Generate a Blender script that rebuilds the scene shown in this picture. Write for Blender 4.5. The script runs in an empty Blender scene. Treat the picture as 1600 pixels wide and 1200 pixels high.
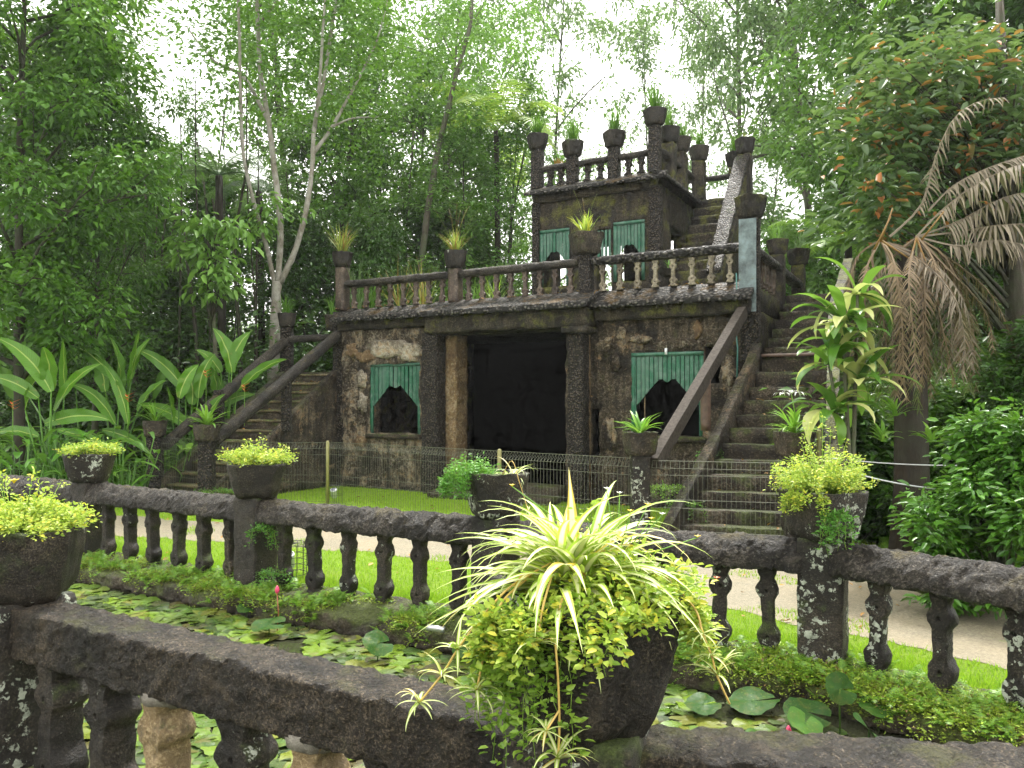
import bpy, bmesh, math, random
import numpy as np
from mathutils import Vector, Matrix, noise
from mathutils.geometry import tessellate_polygon
R = math.radians
rnd = random.Random(7)
S = bpy.context.scene

# ------------------------------------------------------------------ camera, world, sun, exposure
FPX = 1250.0; CX = 800.0; HY = 625.0; CH = 1.65
cd = bpy.data.cameras.new('camera'); cam = bpy.data.objects.new('camera', cd)
S.collection.objects.link(cam); S.camera = cam
cam.location = (0, 0, CH); cam.rotation_euler = (R(90), 0, 0)
cd.sensor_width = 36; cd.lens = 36 * FPX / 1600; cd.shift_y = 25 / 1600
cd.clip_start = 0.05; cd.clip_end = 600
W = bpy.data.worlds.new("World"); S.world = W; W.use_nodes = True
SUN_EL, SUN_AZ = 62, 15          # veiled high sun behind the castle
def build_world():
    nt = W.node_tree; N = nt.nodes; L = nt.links; N.clear()
    out = N.new('ShaderNodeOutputWorld'); bg = N.new('ShaderNodeBackground')
    sky = N.new('ShaderNodeTexSky'); sky.sky_type = 'NISHITA'; sky.sun_disc = False
    sky.sun_elevation = R(SUN_EL); sky.sun_rotation = R(SUN_AZ)
    sky.air_density = 1; sky.dust_density = 5; sky.ozone_density = 1
    hs = N.new('ShaderNodeHueSaturation'); hs.inputs['Saturation'].default_value = 0.12
    hs.inputs['Value'].default_value = 1.0
    mx = N.new('ShaderNodeMix'); mx.data_type = 'RGBA'; mx.inputs[0].default_value = 0.6
    mx.inputs[7].default_value = (10.2, 10.0, 9.4, 1)      # white cloud deck
    L.new(sky.outputs[0], hs.inputs['Color']); L.new(hs.outputs[0], mx.inputs[6])
    L.new(mx.outputs[2], bg.inputs[0]); bg.inputs[1].default_value = 0.13
    L.new(bg.outputs[0], out.inputs[0])
build_world()
sl = bpy.data.lights.new('sun', 'SUN'); sl.energy = 2.2; sl.angle = R(9); sl.color = (1, .97, .9)
sun = bpy.data.objects.new('sun', sl); S.collection.objects.link(sun)
sun.rotation_euler = Vector((-math.sin(R(SUN_AZ)) * math.cos(R(SUN_EL)), -math.cos(R(SUN_AZ)) * math.cos(R(SUN_EL)), -math.sin(R(SUN_EL)))).to_track_quat('-Z', 'Y').to_euler()
S.view_settings.view_transform = 'Standard'; S.view_settings.look = 'None'
S.view_settings.exposure = 1.6; S.view_settings.gamma = 1
S.cycles.max_bounces = 5; S.cycles.diffuse_bounces = 3; S.cycles.glossy_bounces = 2
S.cycles.transmission_bounces = 3; S.cycles.volume_bounces = 0; S.cycles.transparent_max_bounces = 4
S.cycles.use_adaptive_sampling = True; S.cycles.adaptive_threshold = 0.03
S.cycles.caustics_reflective = False; S.cycles.caustics_refractive = False
S.cycles.sample_clamp_indirect = 4; S.cycles.use_denoising = True
HAZE = True

# ------------------------------------------------------------------ measuring helpers
def P(px, py, Y): return Vector(((px - CX) / FPX * Y, Y, CH - (py - HY) / FPX * Y))
def G(px, py, z=0.0): return P(px, py, (CH - z) * FPX / (py - HY))
C0 = Vector((-1.56, 14.4, 0)); CA = math.atan2(-.479, .878)
cu, su = .878, .479
def F(px, py, v=0.0):           # a point of the castle's own frame on the plane v
    r = (px - CX) / FPX
    u = (r * (C0.y + cu * v) - C0.x - su * v) / (cu + su * r)
    Y = C0.y + cu * v - su * u
    return u, CH - (py - HY) / FPX * Y
def Wd(u, v, z): return Vector((C0.x + cu * u + su * v, C0.y - su * u + cu * v, z))

# ------------------------------------------------------------------ object helpers
COL = S.collection
def props(o, label=None, cat=None, group=None, kind=None):
    if label: o['label'] = label
    if cat: o['category'] = cat
    if group: o['group'] = group
    if kind: o['kind'] = kind
    return o
def thing(name, label, cat, loc=(0, 0, 0), rz=0, group=None):
    o = bpy.data.objects.new(name, None); COL.objects.link(o); o.empty_display_size = .1
    o.location = loc; o.rotation_euler = (0, 0, rz)
    return props(o, label, cat, group)
def dup(root, loc=None, rz=None, sc=None, label=None, group=None):
    c = root.copy(); COL.objects.link(c)
    def kids(o, n):
        for ch in list(o.children):
            k = ch.copy(); COL.objects.link(k); k.parent = n; kids(ch, k)
    kids(root, c)
    if loc is not None: c.location = loc
    if rz is not None: c.rotation_euler = (0, 0, rz)
    if sc is not None: c.scale = (sc, sc, sc) if isinstance(sc, (int, float)) else sc
    if label: c['label'] = label
    if group: c['group'] = group
    return c
def np_mesh(name, V, Fc, uv=None, smooth=False):
    V = np.asarray(V, dtype=np.float32); Fc = np.asarray(Fc, dtype=np.int32)
    me = bpy.data.meshes.new(name); me.vertices.add(len(V)); me.vertices.foreach_set('co', V.ravel())
    k = Fc.shape[1]; me.loops.add(Fc.size); me.loops.foreach_set('vertex_index', Fc.ravel())
    me.polygons.add(len(Fc)); me.polygons.foreach_set('loop_start', np.arange(0, Fc.size, k, dtype=np.int32))
    me.polygons.foreach_set('loop_total', np.full(len(Fc), k, dtype=np.int32))
    if smooth: me.polygons.foreach_set('use_smooth', np.ones(len(Fc), dtype=bool))
    if uv is not None:
        ul = me.uv_layers.new(name='uv'); ul.data.foreach_set('uv', np.asarray(uv, dtype=np.float32)[Fc.ravel()].ravel())
    me.update(calc_edges=True); return me
def link(name, me, mat, parent=None, loc=None):
    o = bpy.data.objects.new(name, me); COL.objects.link(o)
    if not me.materials: me.materials.append(mat)
    if parent is not None: o.parent = parent
    if loc is not None: o.location = loc
    return o

class MB:
    def __init__(s): s.v = []; s.f = []; s.uv = []
    def add(s, vs, fs, uvs=None):
        b = len(s.v); s.v += [tuple(v) for v in vs]; s.f += [tuple(i + b for i in f) for f in fs]
        s.uv += list(uvs) if uvs else [(0, 0)] * len(vs)
    def rbox(s, x0, x1, y0, y1, z0, z1, sp=.1, r=.02, M=None, fn=None, amp=0, sc=4):
        nx, ny, nz = [max(1, int(math.ceil(abs(d) / sp))) for d in (x1 - x0, y1 - y0, z1 - z0)]
        idx = {}; vs = []; fs = []
        def vid(i, j, k):
            key = (i, j, k)
            if key not in idx:
                p = Vector((x0 + (x1 - x0) * i / nx, y0 + (y1 - y0) * j / ny, z0 + (z1 - z0) * k / nz))
                if r > 0:
                    q = Vector((min(max(p.x, x0 + r), x1 - r), min(max(p.y, y0 + r), y1 - r), min(max(p.z, z0 + r), z1 - r)))
                    d = p - q
                    if d.length > 1e-6: p = q + d.normalized() * min(r, d.length)
                if fn: p = Vector(fn(p))
                if M is not None: p = M @ p
                if amp: p = p + rv(p, amp, sc)
                idx[key] = len(vs); vs.append(p)
            return idx[key]
        for i in range(nx):
            for j in range(ny):
                fs.append((vid(i, j, 0), vid(i, j + 1, 0), vid(i + 1, j + 1, 0), vid(i + 1, j, 0)))
                fs.append((vid(i, j, nz), vid(i + 1, j, nz), vid(i + 1, j + 1, nz), vid(i, j + 1, nz)))
        for i in range(nx):
            for k in range(nz):
                fs.append((vid(i, 0, k), vid(i + 1, 0, k), vid(i + 1, 0, k + 1), vid(i, 0, k + 1)))
                fs.append((vid(i, ny, k), vid(i, ny, k + 1), vid(i + 1, ny, k + 1), vid(i + 1, ny, k)))
        for j in range(ny):
            for k in range(nz):
                fs.append((vid(0, j, k), vid(0, j, k + 1), vid(0, j + 1, k + 1), vid(0, j + 1, k)))
                fs.append((vid(nx, j, k), vid(nx, j + 1, k), vid(nx, j + 1, k + 1), vid(nx, j, k + 1)))
        s.add(vs, fs); return s
    def bar(s, p, q, w, h, sp=.1, r=.02, amp=0, sc=4, fn=None):
        p = Vector(p); q = Vector(q); d = q - p; L = d.length; x = d / L
        y = Vector((0, 0, 1)).cross(x)
        y = y.normalized() if y.length > 1e-4 else Vector((0, 1, 0)); z = x.cross(y)
        M = Matrix(((x.x, y.x, z.x, p.x), (x.y, y.y, z.y, p.y), (x.z, y.z, z.z, p.z), (0, 0, 0, 1)))
        return s.rbox(0, L, -w / 2, w / 2, -h / 2, h / 2, sp, r, M, fn, amp, sc)
    def tube(s, pts, rad, n=6, cap=True, wob=0):
        pts = [Vector(p) for p in pts]; vs = []; fs = []; m = len(pts)
        if isinstance(rad, (int, float)): rad = [rad] * m
        a = None
        for i, p in enumerate(pts):
            t = (pts[min(i + 1, m - 1)] - pts[max(i - 1, 0)])
            t = t.normalized() if t.length > 1e-8 else Vector((0, 0, 1))
            if a is None:
                a = t.orthogonal().normalized()
            else:
                a = a - t * a.dot(t); a = a.normalized() if a.length > 1e-6 else t.orthogonal().normalized()
            b = t.cross(a)
            for k in range(n):
                an = 2 * math.pi * k / n
                rr = rad[i] * (1 + (wob * noise.noise(p * 5 + Vector((k * 1.7, 0, 0))) if wob else 0))
                vs.append(p + (a * math.cos(an) + b * math.sin(an)) * rr)
        for i in range(m - 1):
            for k in range(n):
                fs.append((i * n + k, i * n + (k + 1) % n, (i + 1) * n + (k + 1) % n, (i + 1) * n + k))
        if cap: fs.append(tuple(range(n - 1, -1, -1))); fs.append(tuple((m - 1) * n + k for k in range(n)))
        s.add(vs, fs); return s
    def lathe(s, prof, n=32, plan=None, rot=0, cx=0, cy=0, amp=0, sc=6, M=None, cap=True):
        vs = []; fs = []; m = len(prof)
        for (r, z) in prof:
            for k in range(n):
                th = 2 * math.pi * k / n
                rr = r * (plan(th) if plan else 1)
                p = Vector((cx + rr * math.cos(th + rot), cy + rr * math.sin(th + rot), z))
                if M is not None: p = M @ p
                if amp: p = p + rv(p, amp, sc)
                vs.append(p)
        for i in range(m - 1):
            for k in range(n):
                fs.append((i * n + k, i * n + (k + 1) % n, (i + 1) * n + (k + 1) % n, (i + 1) * n + k))
        if cap: fs.append(tuple(range(n - 1, -1, -1))); fs.append(tuple((m - 1) * n + k for k in range(n)))
        s.add(vs, fs); return s
    def mesh(s, name, smooth=True, rec=False):
        me = bpy.data.meshes.new(name); me.from_pydata(s.v, [], s.f)
        if any(u != (0, 0) for u in s.uv):
            ul = me.uv_layers.new(name='uv')
            li = np.zeros(len(me.loops), dtype=np.int32); me.loops.foreach_get('vertex_index', li)
            ul.data.foreach_set('uv', np.array(s.uv, dtype=np.float32)[li].ravel())
        if smooth: me.polygons.foreach_set('use_smooth', np.ones(len(me.polygons), dtype=bool))
        if rec:
            b = bmesh.new(); b.from_mesh(me); bmesh.ops.recalc_face_normals(b, faces=b.faces); b.to_mesh(me); b.free()
        me.update(); return me
    def build(s, name, mat, parent=None, loc=None, smooth=True, rec=False):
        return link(name, s.mesh(name, smooth, rec), mat, parent, loc)
def rv(p, amp, sc=4):
    p = Vector(p)
    return (noise.noise_vector(p * sc) * .5 + noise.noise_vector(p * sc * 2.3 + Vector((9, 3, 1))) * .38 + noise.noise_vector(p * sc * 5.1) * .32) * amp

# ------------------------------------------------------------------ materials
def newmat(name):
    m = bpy.data.materials.new(name); m.use_nodes = True; m.node_tree.nodes.clear(); return m
class NB:
    def __init__(s, m): s.N = m.node_tree.nodes; s.L = m.node_tree.links
    def n(s, t, **kw):
        o = s.N.new(t)
        for k, v in kw.items(): setattr(o, k, v)
        return o
    def pos(s): return s.n('ShaderNodeNewGeometry').outputs['Position']
    def noise(s, vec, scale, detail=6, rough=.6, dist=0):
        o = s.n('ShaderNodeTexNoise'); s.L.new(vec, o.inputs['Vector']); o.inputs['Scale'].default_value = scale
        o.inputs['Detail'].default_value = detail; o.inputs['Roughness'].default_value = rough; o.inputs['Distortion'].default_value = dist
        return o.outputs['Fac']
    def vor(s, vec, scale, feat='F1'):
        o = s.n('ShaderNodeTexVoronoi', feature=feat); s.L.new(vec, o.inputs['Vector']); o.inputs['Scale'].default_value = scale
        return o.outputs['Distance']
    def ramp(s, fac, stops, interp='LINEAR'):
        o = s.n('ShaderNodeValToRGB'); s.L.new(fac, o.inputs[0]); cr = o.color_ramp; cr.interpolation = interp
        while len(cr.elements) < len(stops): cr.elements.new(.5)
        for e, (p, c) in zip(cr.elements, stops):
            e.position = p; e.color = (c[0], c[1], c[2], 1) if not isinstance(c, (int, float)) else (c, c, c, 1)
        return o.outputs[0]
    def mix(s, fac, a, b):
        o = s.n('ShaderNodeMix', data_type='RGBA')
        for i, v in ((0, fac), (6, a), (7, b)):
            if isinstance(v, (int, float)): o.inputs[i].default_value = v
            elif isinstance(v, tuple): o.inputs[i].default_value = (*v, 1)
            else: s.L.new(v, o.inputs[i])
        return o.outputs[2]
    def math(s, op, a, b=None, clamp=False):
        o = s.n('ShaderNodeMath', operation=op, use_clamp=clamp)
        for i, v in ((0, a), (1, b)):
            if v is None: continue
            if isinstance(v, (int, float)): o.inputs[i].default_value = v
            else: s.L.new(v, o.inputs[i])
        return o.outputs[0]
    def bump(s, h, strength=.5, dist=.02, normal=None):
        o = s.n('ShaderNodeBump'); s.L.new(h, o.inputs['Height']); o.inputs['Strength'].default_value = strength
        o.inputs['Distance'].default_value = dist
        if normal is not None: s.L.new(normal, o.inputs['Normal'])
        return o.outputs[0]
    def out(s, sh):
        o = s.n('ShaderNodeOutputMaterial'); s.L.new(sh, o.inputs[0])
    def prin(s, col, rough=.6, spec=.5, normal=None, metal=0):
        o = s.n('ShaderNodeBsdfPrincipled')
        for k, v in (('Base Color', col), ('Roughness', rough), ('Metallic', metal), ('Specular IOR Level', spec)):
            if isinstance(v, (int, float)): o.inputs[k].default_value = v
            elif isinstance(v, tuple): o.inputs[k].default_value = (*v, 1)
            else: s.L.new(v, o.inputs[k])
        if normal is not None: s.L.new(normal, o.inputs['Normal'])
        return o.outputs[0]
def stone(name, dark, mid, light, moss=.3, mosscol=(.05, .075, .012), lichen=0., ochre=None, ochre_amt=.5, grain=55, bumps=.8, bd=.02, pebble=0, rough=.55, seed=0, spec=.4, streak=0):
    m = newmat(name); b = NB(m); p0 = b.pos()
    dark, mid, light = [(c[0] * k, c[1] * k, c[2] * k * .93) for c, k in ((dark, .62), (mid, .72), (light, .95))]
    mp = b.n('ShaderNodeMapping'); b.L.new(p0, mp.inputs[0]); mp.inputs['Location'].default_value = (seed * 3.1, seed * 7.7, seed * 1.9); p = mp.outputs[0]
    n1 = b.noise(p, 2.2, 5, .65); n2 = b.noise(p, 14, 7, .7); n3 = b.noise(p, grain, 4, .7)
    c = b.ramp(n1, [(.36, dark), (.60, mid)])
    sp = b.ramp(b.math('ADD', n3, b.math('MULTIPLY', b.math('SUBTRACT', n1, .5), .5)), [(.52, 0.), (.66, 1.)])
    c = b.mix(b.math('MULTIPLY', sp, .7), c, light)
    c = b.mix(b.ramp(n2, [(.30, .85), (.50, 0.)]), c, tuple(x * .25 for x in dark))  # pits darkened in colour: dirt, plus the shade that bump relief lacks
    n5 = b.noise(p, 6.5, 8, .75, .6)
    c = b.mix(b.ramp(n5, [(.54, 0.), (.70, .65)]), c, b.mix(.5, light, mid))
    if ochre:
        n4 = b.noise(p, 2.4, 10, .8, .3)
        c = b.mix(b.ramp(n4, [(.62 - .25 * ochre_amt, 0.), (.68 - .2 * ochre_amt, .9)]), c, b.mix(b.ramp(n2, [(.35, 0.), (.6, 1.)]), ochre, light))
    h = b.math('ADD', b.math('MULTIPLY', n2, 1.6), b.math('MULTIPLY', n3, .7))
    if pebble:
        v = b.vor(p, pebble); vr = b.ramp(v, [(.0, 1.), (.6, 0.)])
        h = b.math('ADD', h, b.math('MULTIPLY', vr, 1.6))
        c = b.mix(b.ramp(v, [(.28, 0.), (.5, .92)]), b.mix(.45, c, light), tuple(x * .3 for x in dark))
    if streak:
        ms = b.n('ShaderNodeMapping'); b.L.new(p0, ms.inputs[0]); ms.inputs['Scale'].default_value = (1, 1, .09)
        st = b.noise(ms.outputs[0], 9, 5, .7); c = b.mix(b.ramp(st, [(.48, 0.), (.64, streak)]), c, tuple(x * .45 for x in dark))
        c = b.mix(b.ramp(st, [(.30, streak * .5), (.42, 0.)]), c, light)
    if moss > 0:
        nz = b.n('ShaderNodeSeparateXYZ'); g = b.n('ShaderNodeNewGeometry'); b.L.new(g.outputs['Normal'], nz.inputs[0])
        mk = b.math('ADD', b.noise(p, 3.1, 6, .7), b.math('MULTIPLY', nz.outputs['Z'], .13))
        mk = b.ramp(mk, [(.68 - .3 * moss, 0.), (.8 - .3 * moss, 1.)])
        mc = b.mix(b.ramp(n3, [(.35, 0.), (.65, 1.)]), tuple(x * .5 for x in mosscol), tuple(x * 1.5 for x in mosscol))
        c = b.mix(b.math('MULTIPLY', mk, .85), c, mc)
    if lichen > 0:
        gate = b.ramp(b.noise(p, 4.2, 7, .75), [(.62 - .12 * lichen, 0.), (.64 - .12 * lichen, 1.)])
        dn = b.n('ShaderNodeTexNoise'); b.L.new(p, dn.inputs['Vector']); dn.inputs['Scale'].default_value = 30
        ad = b.n('ShaderNodeVectorMath', operation='MULTIPLY_ADD'); b.L.new(dn.outputs['Color'], ad.inputs[0]); ad.inputs[1].default_value = (.09, .09, .09); b.L.new(p, ad.inputs[2])
        ring = b.ramp(b.vor(ad.outputs[0], 21), [(.42, 1.), (.50, 0.)])
        lk = b.math('MULTIPLY', gate, ring)
        c = b.mix(b.math('MULTIPLY', lk, .9), c, b.mix(b.ramp(n2, [(.35, 0.), (.6, 1.)]), (.20, .23, .17), (.56, .60, .50)))
        h = b.math('ADD', h, b.math('MULTIPLY', lk, .4))
    r = b.ramp(n2, [(.3, rough - .2), (.7, rough + .2)])
    b.out(b.prin(c, r, spec, b.bump(h, bumps, bd))); return m
def leafmat(name, c1, c2, trans=.35, rough=.38, extra=None, spec=.5, uvstripe=None, veins=False):
    m = newmat(name); b = NB(m); g = b.n('ShaderNodeNewGeometry'); oi = b.n('ShaderNodeObjectInfo')
    f = b.math('ADD', b.math('MULTIPLY', g.outputs['Random Per Island'], .75), b.math('MULTIPLY', oi.outputs['Random'], .25))
    st = [(0., c1), (.8, c2)]
    c = b.ramp(f, st)
    if extra:                      # a share of leaves of another colour
        col, share = extra
        rr = b.math('FRACT', b.math('MULTIPLY', g.outputs['Random Per Island'], 17.31))
        c = b.mix(b.ramp(rr, [(share, 1.), (share + .01, 0.)]), c, col)
    if uvstripe:
        uv = b.n('ShaderNodeTexCoord'); sx = b.n('ShaderNodeSeparateXYZ'); b.L.new(uv.outputs['UV'], sx.inputs[0])
        d = b.math('ABSOLUTE', b.math('SUBTRACT', sx.outputs['X'], .5))
        c = b.mix(b.ramp(d, [(uvstripe[1], 1.), (uvstripe[1] + .08, 0.)]), c, uvstripe[0])
    nm = None
    if veins:
        uv = b.n('ShaderNodeTexCoord'); sx = b.n('ShaderNodeSeparateXYZ'); b.L.new(uv.outputs['UV'], sx.inputs[0])
        d = b.math('ABSOLUTE', b.math('SUBTRACT', sx.outputs['X'], .5))
        w = b.math('SINE', b.math('ADD', b.math('MULTIPLY', sx.outputs['Y'], 190), b.math('MULTIPLY', d, -34)))
        nm = b.bump(w, .35, .008); c = b.mix(b.ramp(w, [(.55, 0.), (.95, .3)]), c, tuple(x * .55 for x in c2))
        c = b.mix(b.ramp(d, [(.02, 1.), (.05, 0.)]), c, (.42, .55, .12))
        nn = b.noise(b.pos(), 7, 5, .7); c = b.mix(b.ramp(nn, [(.62, 0.), (.72, .7)]), c, (.30, .26, .05))
    pr = b.prin(c, rough, spec, nm); tr = b.n('ShaderNodeBsdfTranslucent'); b.L.new(b.mix(.35, c, (.25, .4, .05)) if not uvstripe else c, tr.inputs[0])
    ms = b.n('ShaderNodeMixShader'); ms.inputs[0].default_value = trans; b.L.new(pr, ms.inputs[1]); b.L.new(tr.outputs[0], ms.inputs[2])
    b.out(ms.outputs[0]); return m
def plain(name, c, rough=.5, metal=0, var=.25, sc=20, bumps=.2, spec=.5):
    m = newmat(name); b = NB(m); p = b.pos(); n = b.noise(p, sc, 5, .65)
    cc = b.mix(b.ramp(n, [(.3, 0.), (.7, 1.)]), tuple(x * (1 - var) for x in c), tuple(min(1, x * (1 + var)) for x in c))
    b.out(b.prin(cc, rough, spec, b.bump(n, bumps, .004), metal)); return m

M = {}
M['rail_stone'] = stone('rail_stone', (.011, .0085, .0065), (.036, .029, .023), (.19, .165, .14), moss=.14, mosscol=(.07, .055, .015), grain=60, bumps=1, bd=.035, rough=.5)
M['front_stone'] = stone('front_stone', (.009, .0065, .004), (.028, .020, .012), (.20, .155, .11), moss=.14, mosscol=(.05, .05, .012), lichen=0, grain=110, bumps=1, bd=.02, rough=.5)
M['pot_stone'] = stone('pot_stone', (.006, .0045, .003), (.017, .0125, .008), (.12, .095, .07), moss=.5, mosscol=(.03, .045, .008), lichen=.02, grain=120, bumps=1, bd=.012, seed=12)
M['dark_stone'] = stone('dark_stone', (.008, .006, .004), (.020, .015, .010), (.11, .09, .07), moss=.3, lichen=.02, grain=90, bumps=.9, bd=.015)
M['lichen_stone'] = stone('lichen_stone', (.009, .007, .005), (.023, .018, .012), (.11, .09, .07), moss=.28, lichen=.7, grain=90, bumps=.9, bd=.015)
M['tan_stone'] = stone('tan_stone', (.16, .11, .055), (.30, .21, .11), (.46, .36, .22), moss=.05, grain=70, bumps=.9, bd=.012, seed=3)
M['cement'] = stone('cement', (.16, .14, .12), (.26, .24, .21), (.34, .32, .29), moss=0, grain=40, bumps=.5)
M['slab'] = stone('slab', (.035, .027, .018), (.085, .065, .042), (.19, .16, .12), moss=.62, mosscol=(.075, .10, .016), grain=60, bumps=1, bd=.03)
M['facade'] = stone('facade', (.018, .013, .008), (.085, .062, .038), (.27, .23, .18), moss=.30, mosscol=(.05, .055, .010), ochre=(.36, .21, .09), ochre_amt=.30, grain=35, bumps=1, bd=.05, seed=1, streak=.75)
M['facade_pale'] = stone('facade_pale', (.028, .020, .012), (.10, .07, .042), (.44, .39, .32), moss=.22, ochre=(.36, .22, .09), ochre_amt=.52, grain=22, bumps=1, bd=.07, seed=2, streak=.75)
M['cornice'] = stone('cornice', (.011, .008, .005), (.046, .034, .02), (.15, .125, .09), moss=.56, mosscol=(.10, .105, .014), grain=40, bumps=1, bd=.03, seed=4, streak=.75)
M['pebble'] = stone('pebble', (.014, .011, .009), (.06, .05, .044), (.27, .25, .235), moss=.2, mosscol=(.11, .065, .018), grain=50, bumps=1, bd=.04, pebble=17, seed=5)
M['pillar'] = stone('pillar', (.015, .011, .008), (.05, .037, .025), (.22, .18, .15), moss=.16, grain=45, bumps=1, bd=.04, pebble=30, seed=6)
M['door_tan'] = stone('door_tan', (.17, .10, .05), (.34, .22, .11), (.46, .38, .27), moss=.12, grain=25, bumps=1, bd=.04, seed=7)
M['baluster_tan'] = stone('baluster_tan', (.12, .095, .065), (.30, .26, .19), (.46, .41, .33), moss=.08, grain=35, bumps=.6, bd=.02, seed=8)
M['baluster_brown'] = stone('baluster_brown', (.05, .034, .026), (.14, .10, .08), (.22, .18, .15), moss=.15, grain=35, bumps=.6, bd=.02, seed=9)
M['step'] = stone('step', (.018, .013, .008), (.062, .046, .028), (.21, .17, .125), moss=.45, mosscol=(.06, .08, .014), grain=40, bumps=1, bd=.03, seed=10)
M['tread_tan'] = stone('tread_tan', (.10, .08, .045), (.25, .19, .10), (.34, .28, .18), moss=.4, mosscol=(.08, .12, .02), grain=30, bumps=.8, bd=.03, seed=11)
M['interior_shade'] = plain('interior_shade', (.0022, .002, .0018), .9, bumps=0, spec=0)  # darkness of the unlit room put into a near-black wall and floor colour
M['timber'] = plain('timber', (.062, .053, .045), .85, var=.5, sc=26, bumps=1, spec=.15)
M['timber_brown'] = plain('timber_brown', (.11, .07, .05), .5, var=.4, sc=14, bumps=.6)
M['green_paint'] = None
def green_paint():
    m = newmat('green_paint'); b = NB(m); p = b.pos()
    mp = b.n('ShaderNodeMapping'); b.L.new(p, mp.inputs[0]); mp.inputs['Scale'].default_value = (1, 1, .12)
    n = b.noise(mp.outputs[0], 60, 4, .7); n2 = b.noise(p, 9, 6, .7)
    c = b.ramp(n, [(.3, (.005, .05, .026)), (.6, (.014, .12, .062))])
    c = b.mix(b.ramp(n2, [(.45, 0.), (.7, .8)]), c, (.13, .21, .17))
    g = b.n('ShaderNodeNewGeometry'); c = b.mix(b.ramp(g.outputs['Random Per Island'], [(.3, 0.), (1., .45)]), c, (.10, .17, .135))
    b.out(b.prin(c, .5, .4, b.bump(n, .4, .01))); return m
M['green_paint'] = green_paint()
M['steel_strip'] = plain('steel_strip', (.11, .15, .155), .5, .1, var=.7, sc=7, bumps=.05)
M['fence_wire'] = plain('fence_wire', (.13, .14, .10), .5, .2)
M['fence_post'] = plain('fence_post', (.21, .20, .07), .45, 0, var=.15)
M['black_wire'] = plain('black_wire', (.02, .022, .02), .5)
M['white_enamel'] = plain('white_enamel', (.7, .72, .74), .3, var=.08)
M['silver'] = plain('silver', (.5, .52, .53), .3, .8, var=.1)
M['glass_lens'] = plain('glass_lens', (.18, .2, .23), .08, var=.1)
M['white_rope'] = plain('white_rope', (.52, .54, .55), .6, var=.15, sc=120)
M['hose_green'] = plain('hose_green', (.05, .16, .14), .4)
M['soil'] = plain('soil', (.03, .021, .013), .85, var=.5, sc=60, bumps=1)
def bark(name, c1, c2, lich=None):
    m = newmat(name); b = NB(m); p = b.pos()
    mp = b.n('ShaderNodeMapping'); b.L.new(p, mp.inputs[0]); mp.inputs['Scale'].default_value = (1, 1, .35)
    n = b.noise(mp.outputs[0], 14, 7, .7, .5); n2 = b.noise(p, 3, 5, .7)
    c = b.ramp(n, [(.3, c1), (.65, c2)])
    if lich: c = b.mix(b.ramp(n2, [(.4, 0.), (.6, .9)]), c, lich)
    b.out(b.prin(c, .7, .3, b.bump(n, .8, .03))); return m
M['bark_dark'] = bark('bark_dark', (.018, .014, .010), (.065, .052, .038), (.04, .05, .022))
M['bark_mid'] = bark('bark_mid', (.04, .032, .024), (.13, .11, .085), (.08, .10, .05))
M['bark_pale'] = bark('bark_pale', (.10, .085, .065), (.28, .25, .20), (.36, .35, .31))
M['bark_palm'] = bark('bark_palm', (.006, .0045, .003), (.03, .02, .012), (.03, .03, .018))
M['leaf_dark'] = leafmat('leaf_dark', (.016, .055, .010), (.06, .16, .02))
M['leaf_mid'] = leafmat('leaf_mid', (.03, .105, .014), (.12, .28, .03))
M['leaf_light'] = leafmat('leaf_light', (.06, .17, .025), (.18, .36, .06))
M['leaf_pale_haze'] = leafmat('leaf_pale_haze', (.08, .17, .06), (.22, .34, .13))  # mist over the distant trees put into the leaf colour; plain grey-green on reeds
M['leaf_fresh'] = leafmat('leaf_fresh', (.09, .22, .03), (.22, .42, .07))
M['leaf_red'] = leafmat('leaf_red', (.035, .09, .03), (.14, .22, .09), extra=((.40, .15, .045), .10), trans=.3)
M['leaf_shrub'] = leafmat('leaf_shrub', (.03, .11, .012), (.12, .30, .03), trans=.3, rough=.28)
M['leaf_banana'] = leafmat('leaf_banana', (.025, .11, .008), (.13, .33, .02), trans=.38, rough=.3, veins=True)
M['leaf_sedum'] = leafmat('leaf_sedum', (.18, .34, .03), (.52, .62, .10), trans=.4, rough=.4, extra=((.70, .66, .08), .14))
M['leaf_pot'] = leafmat('leaf_pot', (.07, .19, .02), (.30, .46, .06), trans=.35, rough=.35)
M['leaf_strap'] = leafmat('leaf_strap', (.08, .24, .02), (.24, .46, .05), trans=.4, rough=.35)
M['leaf_tuft'] = leafmat('leaf_tuft', (.14, .22, .03), (.42, .46, .10), trans=.4, extra=((.33, .19, .06), .22))
M['leaf_cordyline'] = leafmat('leaf_cordyline', (.03, .13, .012), (.16, .32, .04), trans=.4, rough=.3, extra=((.55, .58, .22), .22))
M['leaf_fern'] = leafmat('leaf_fern', (.06, .18, .015), (.24, .43, .045), trans=.4)
M['leaf_treefern'] = leafmat('leaf_treefern', (.05, .12, .05), (.13, .22, .10), trans=.35)
M['leaf_palm'] = leafmat('leaf_palm', (.14, .28, .03), (.40, .52, .09), trans=.45)
M['frond_dead'] = leafmat('frond_dead', (.03, .018, .01), (.27, .195, .115), trans=.2, rough=.7)
M['frond_grey'] = leafmat('frond_grey', (.05, .035, .022), (.28, .235, .17), trans=.2, rough=.7)
M['frond_green'] = leafmat('frond_green', (.05, .09, .02), (.18, .22, .07), trans=.3)
M['leaf_spider'] = leafmat('leaf_spider', (.26, .42, .04), (.45, .58, .08), trans=.35, rough=.38, uvstripe=((.80, .82, .48), .2), extra=((.55, .40, .06), .05))
M['leaf_moss'] = leafmat('leaf_moss', (.08, .14, .012), (.34, .46, .04), trans=.3, extra=((.16, .10, .03), .12))
M['leaf_weed'] = leafmat('leaf_weed', (.04, .15, .015), (.14, .36, .05), trans=.35)
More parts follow.
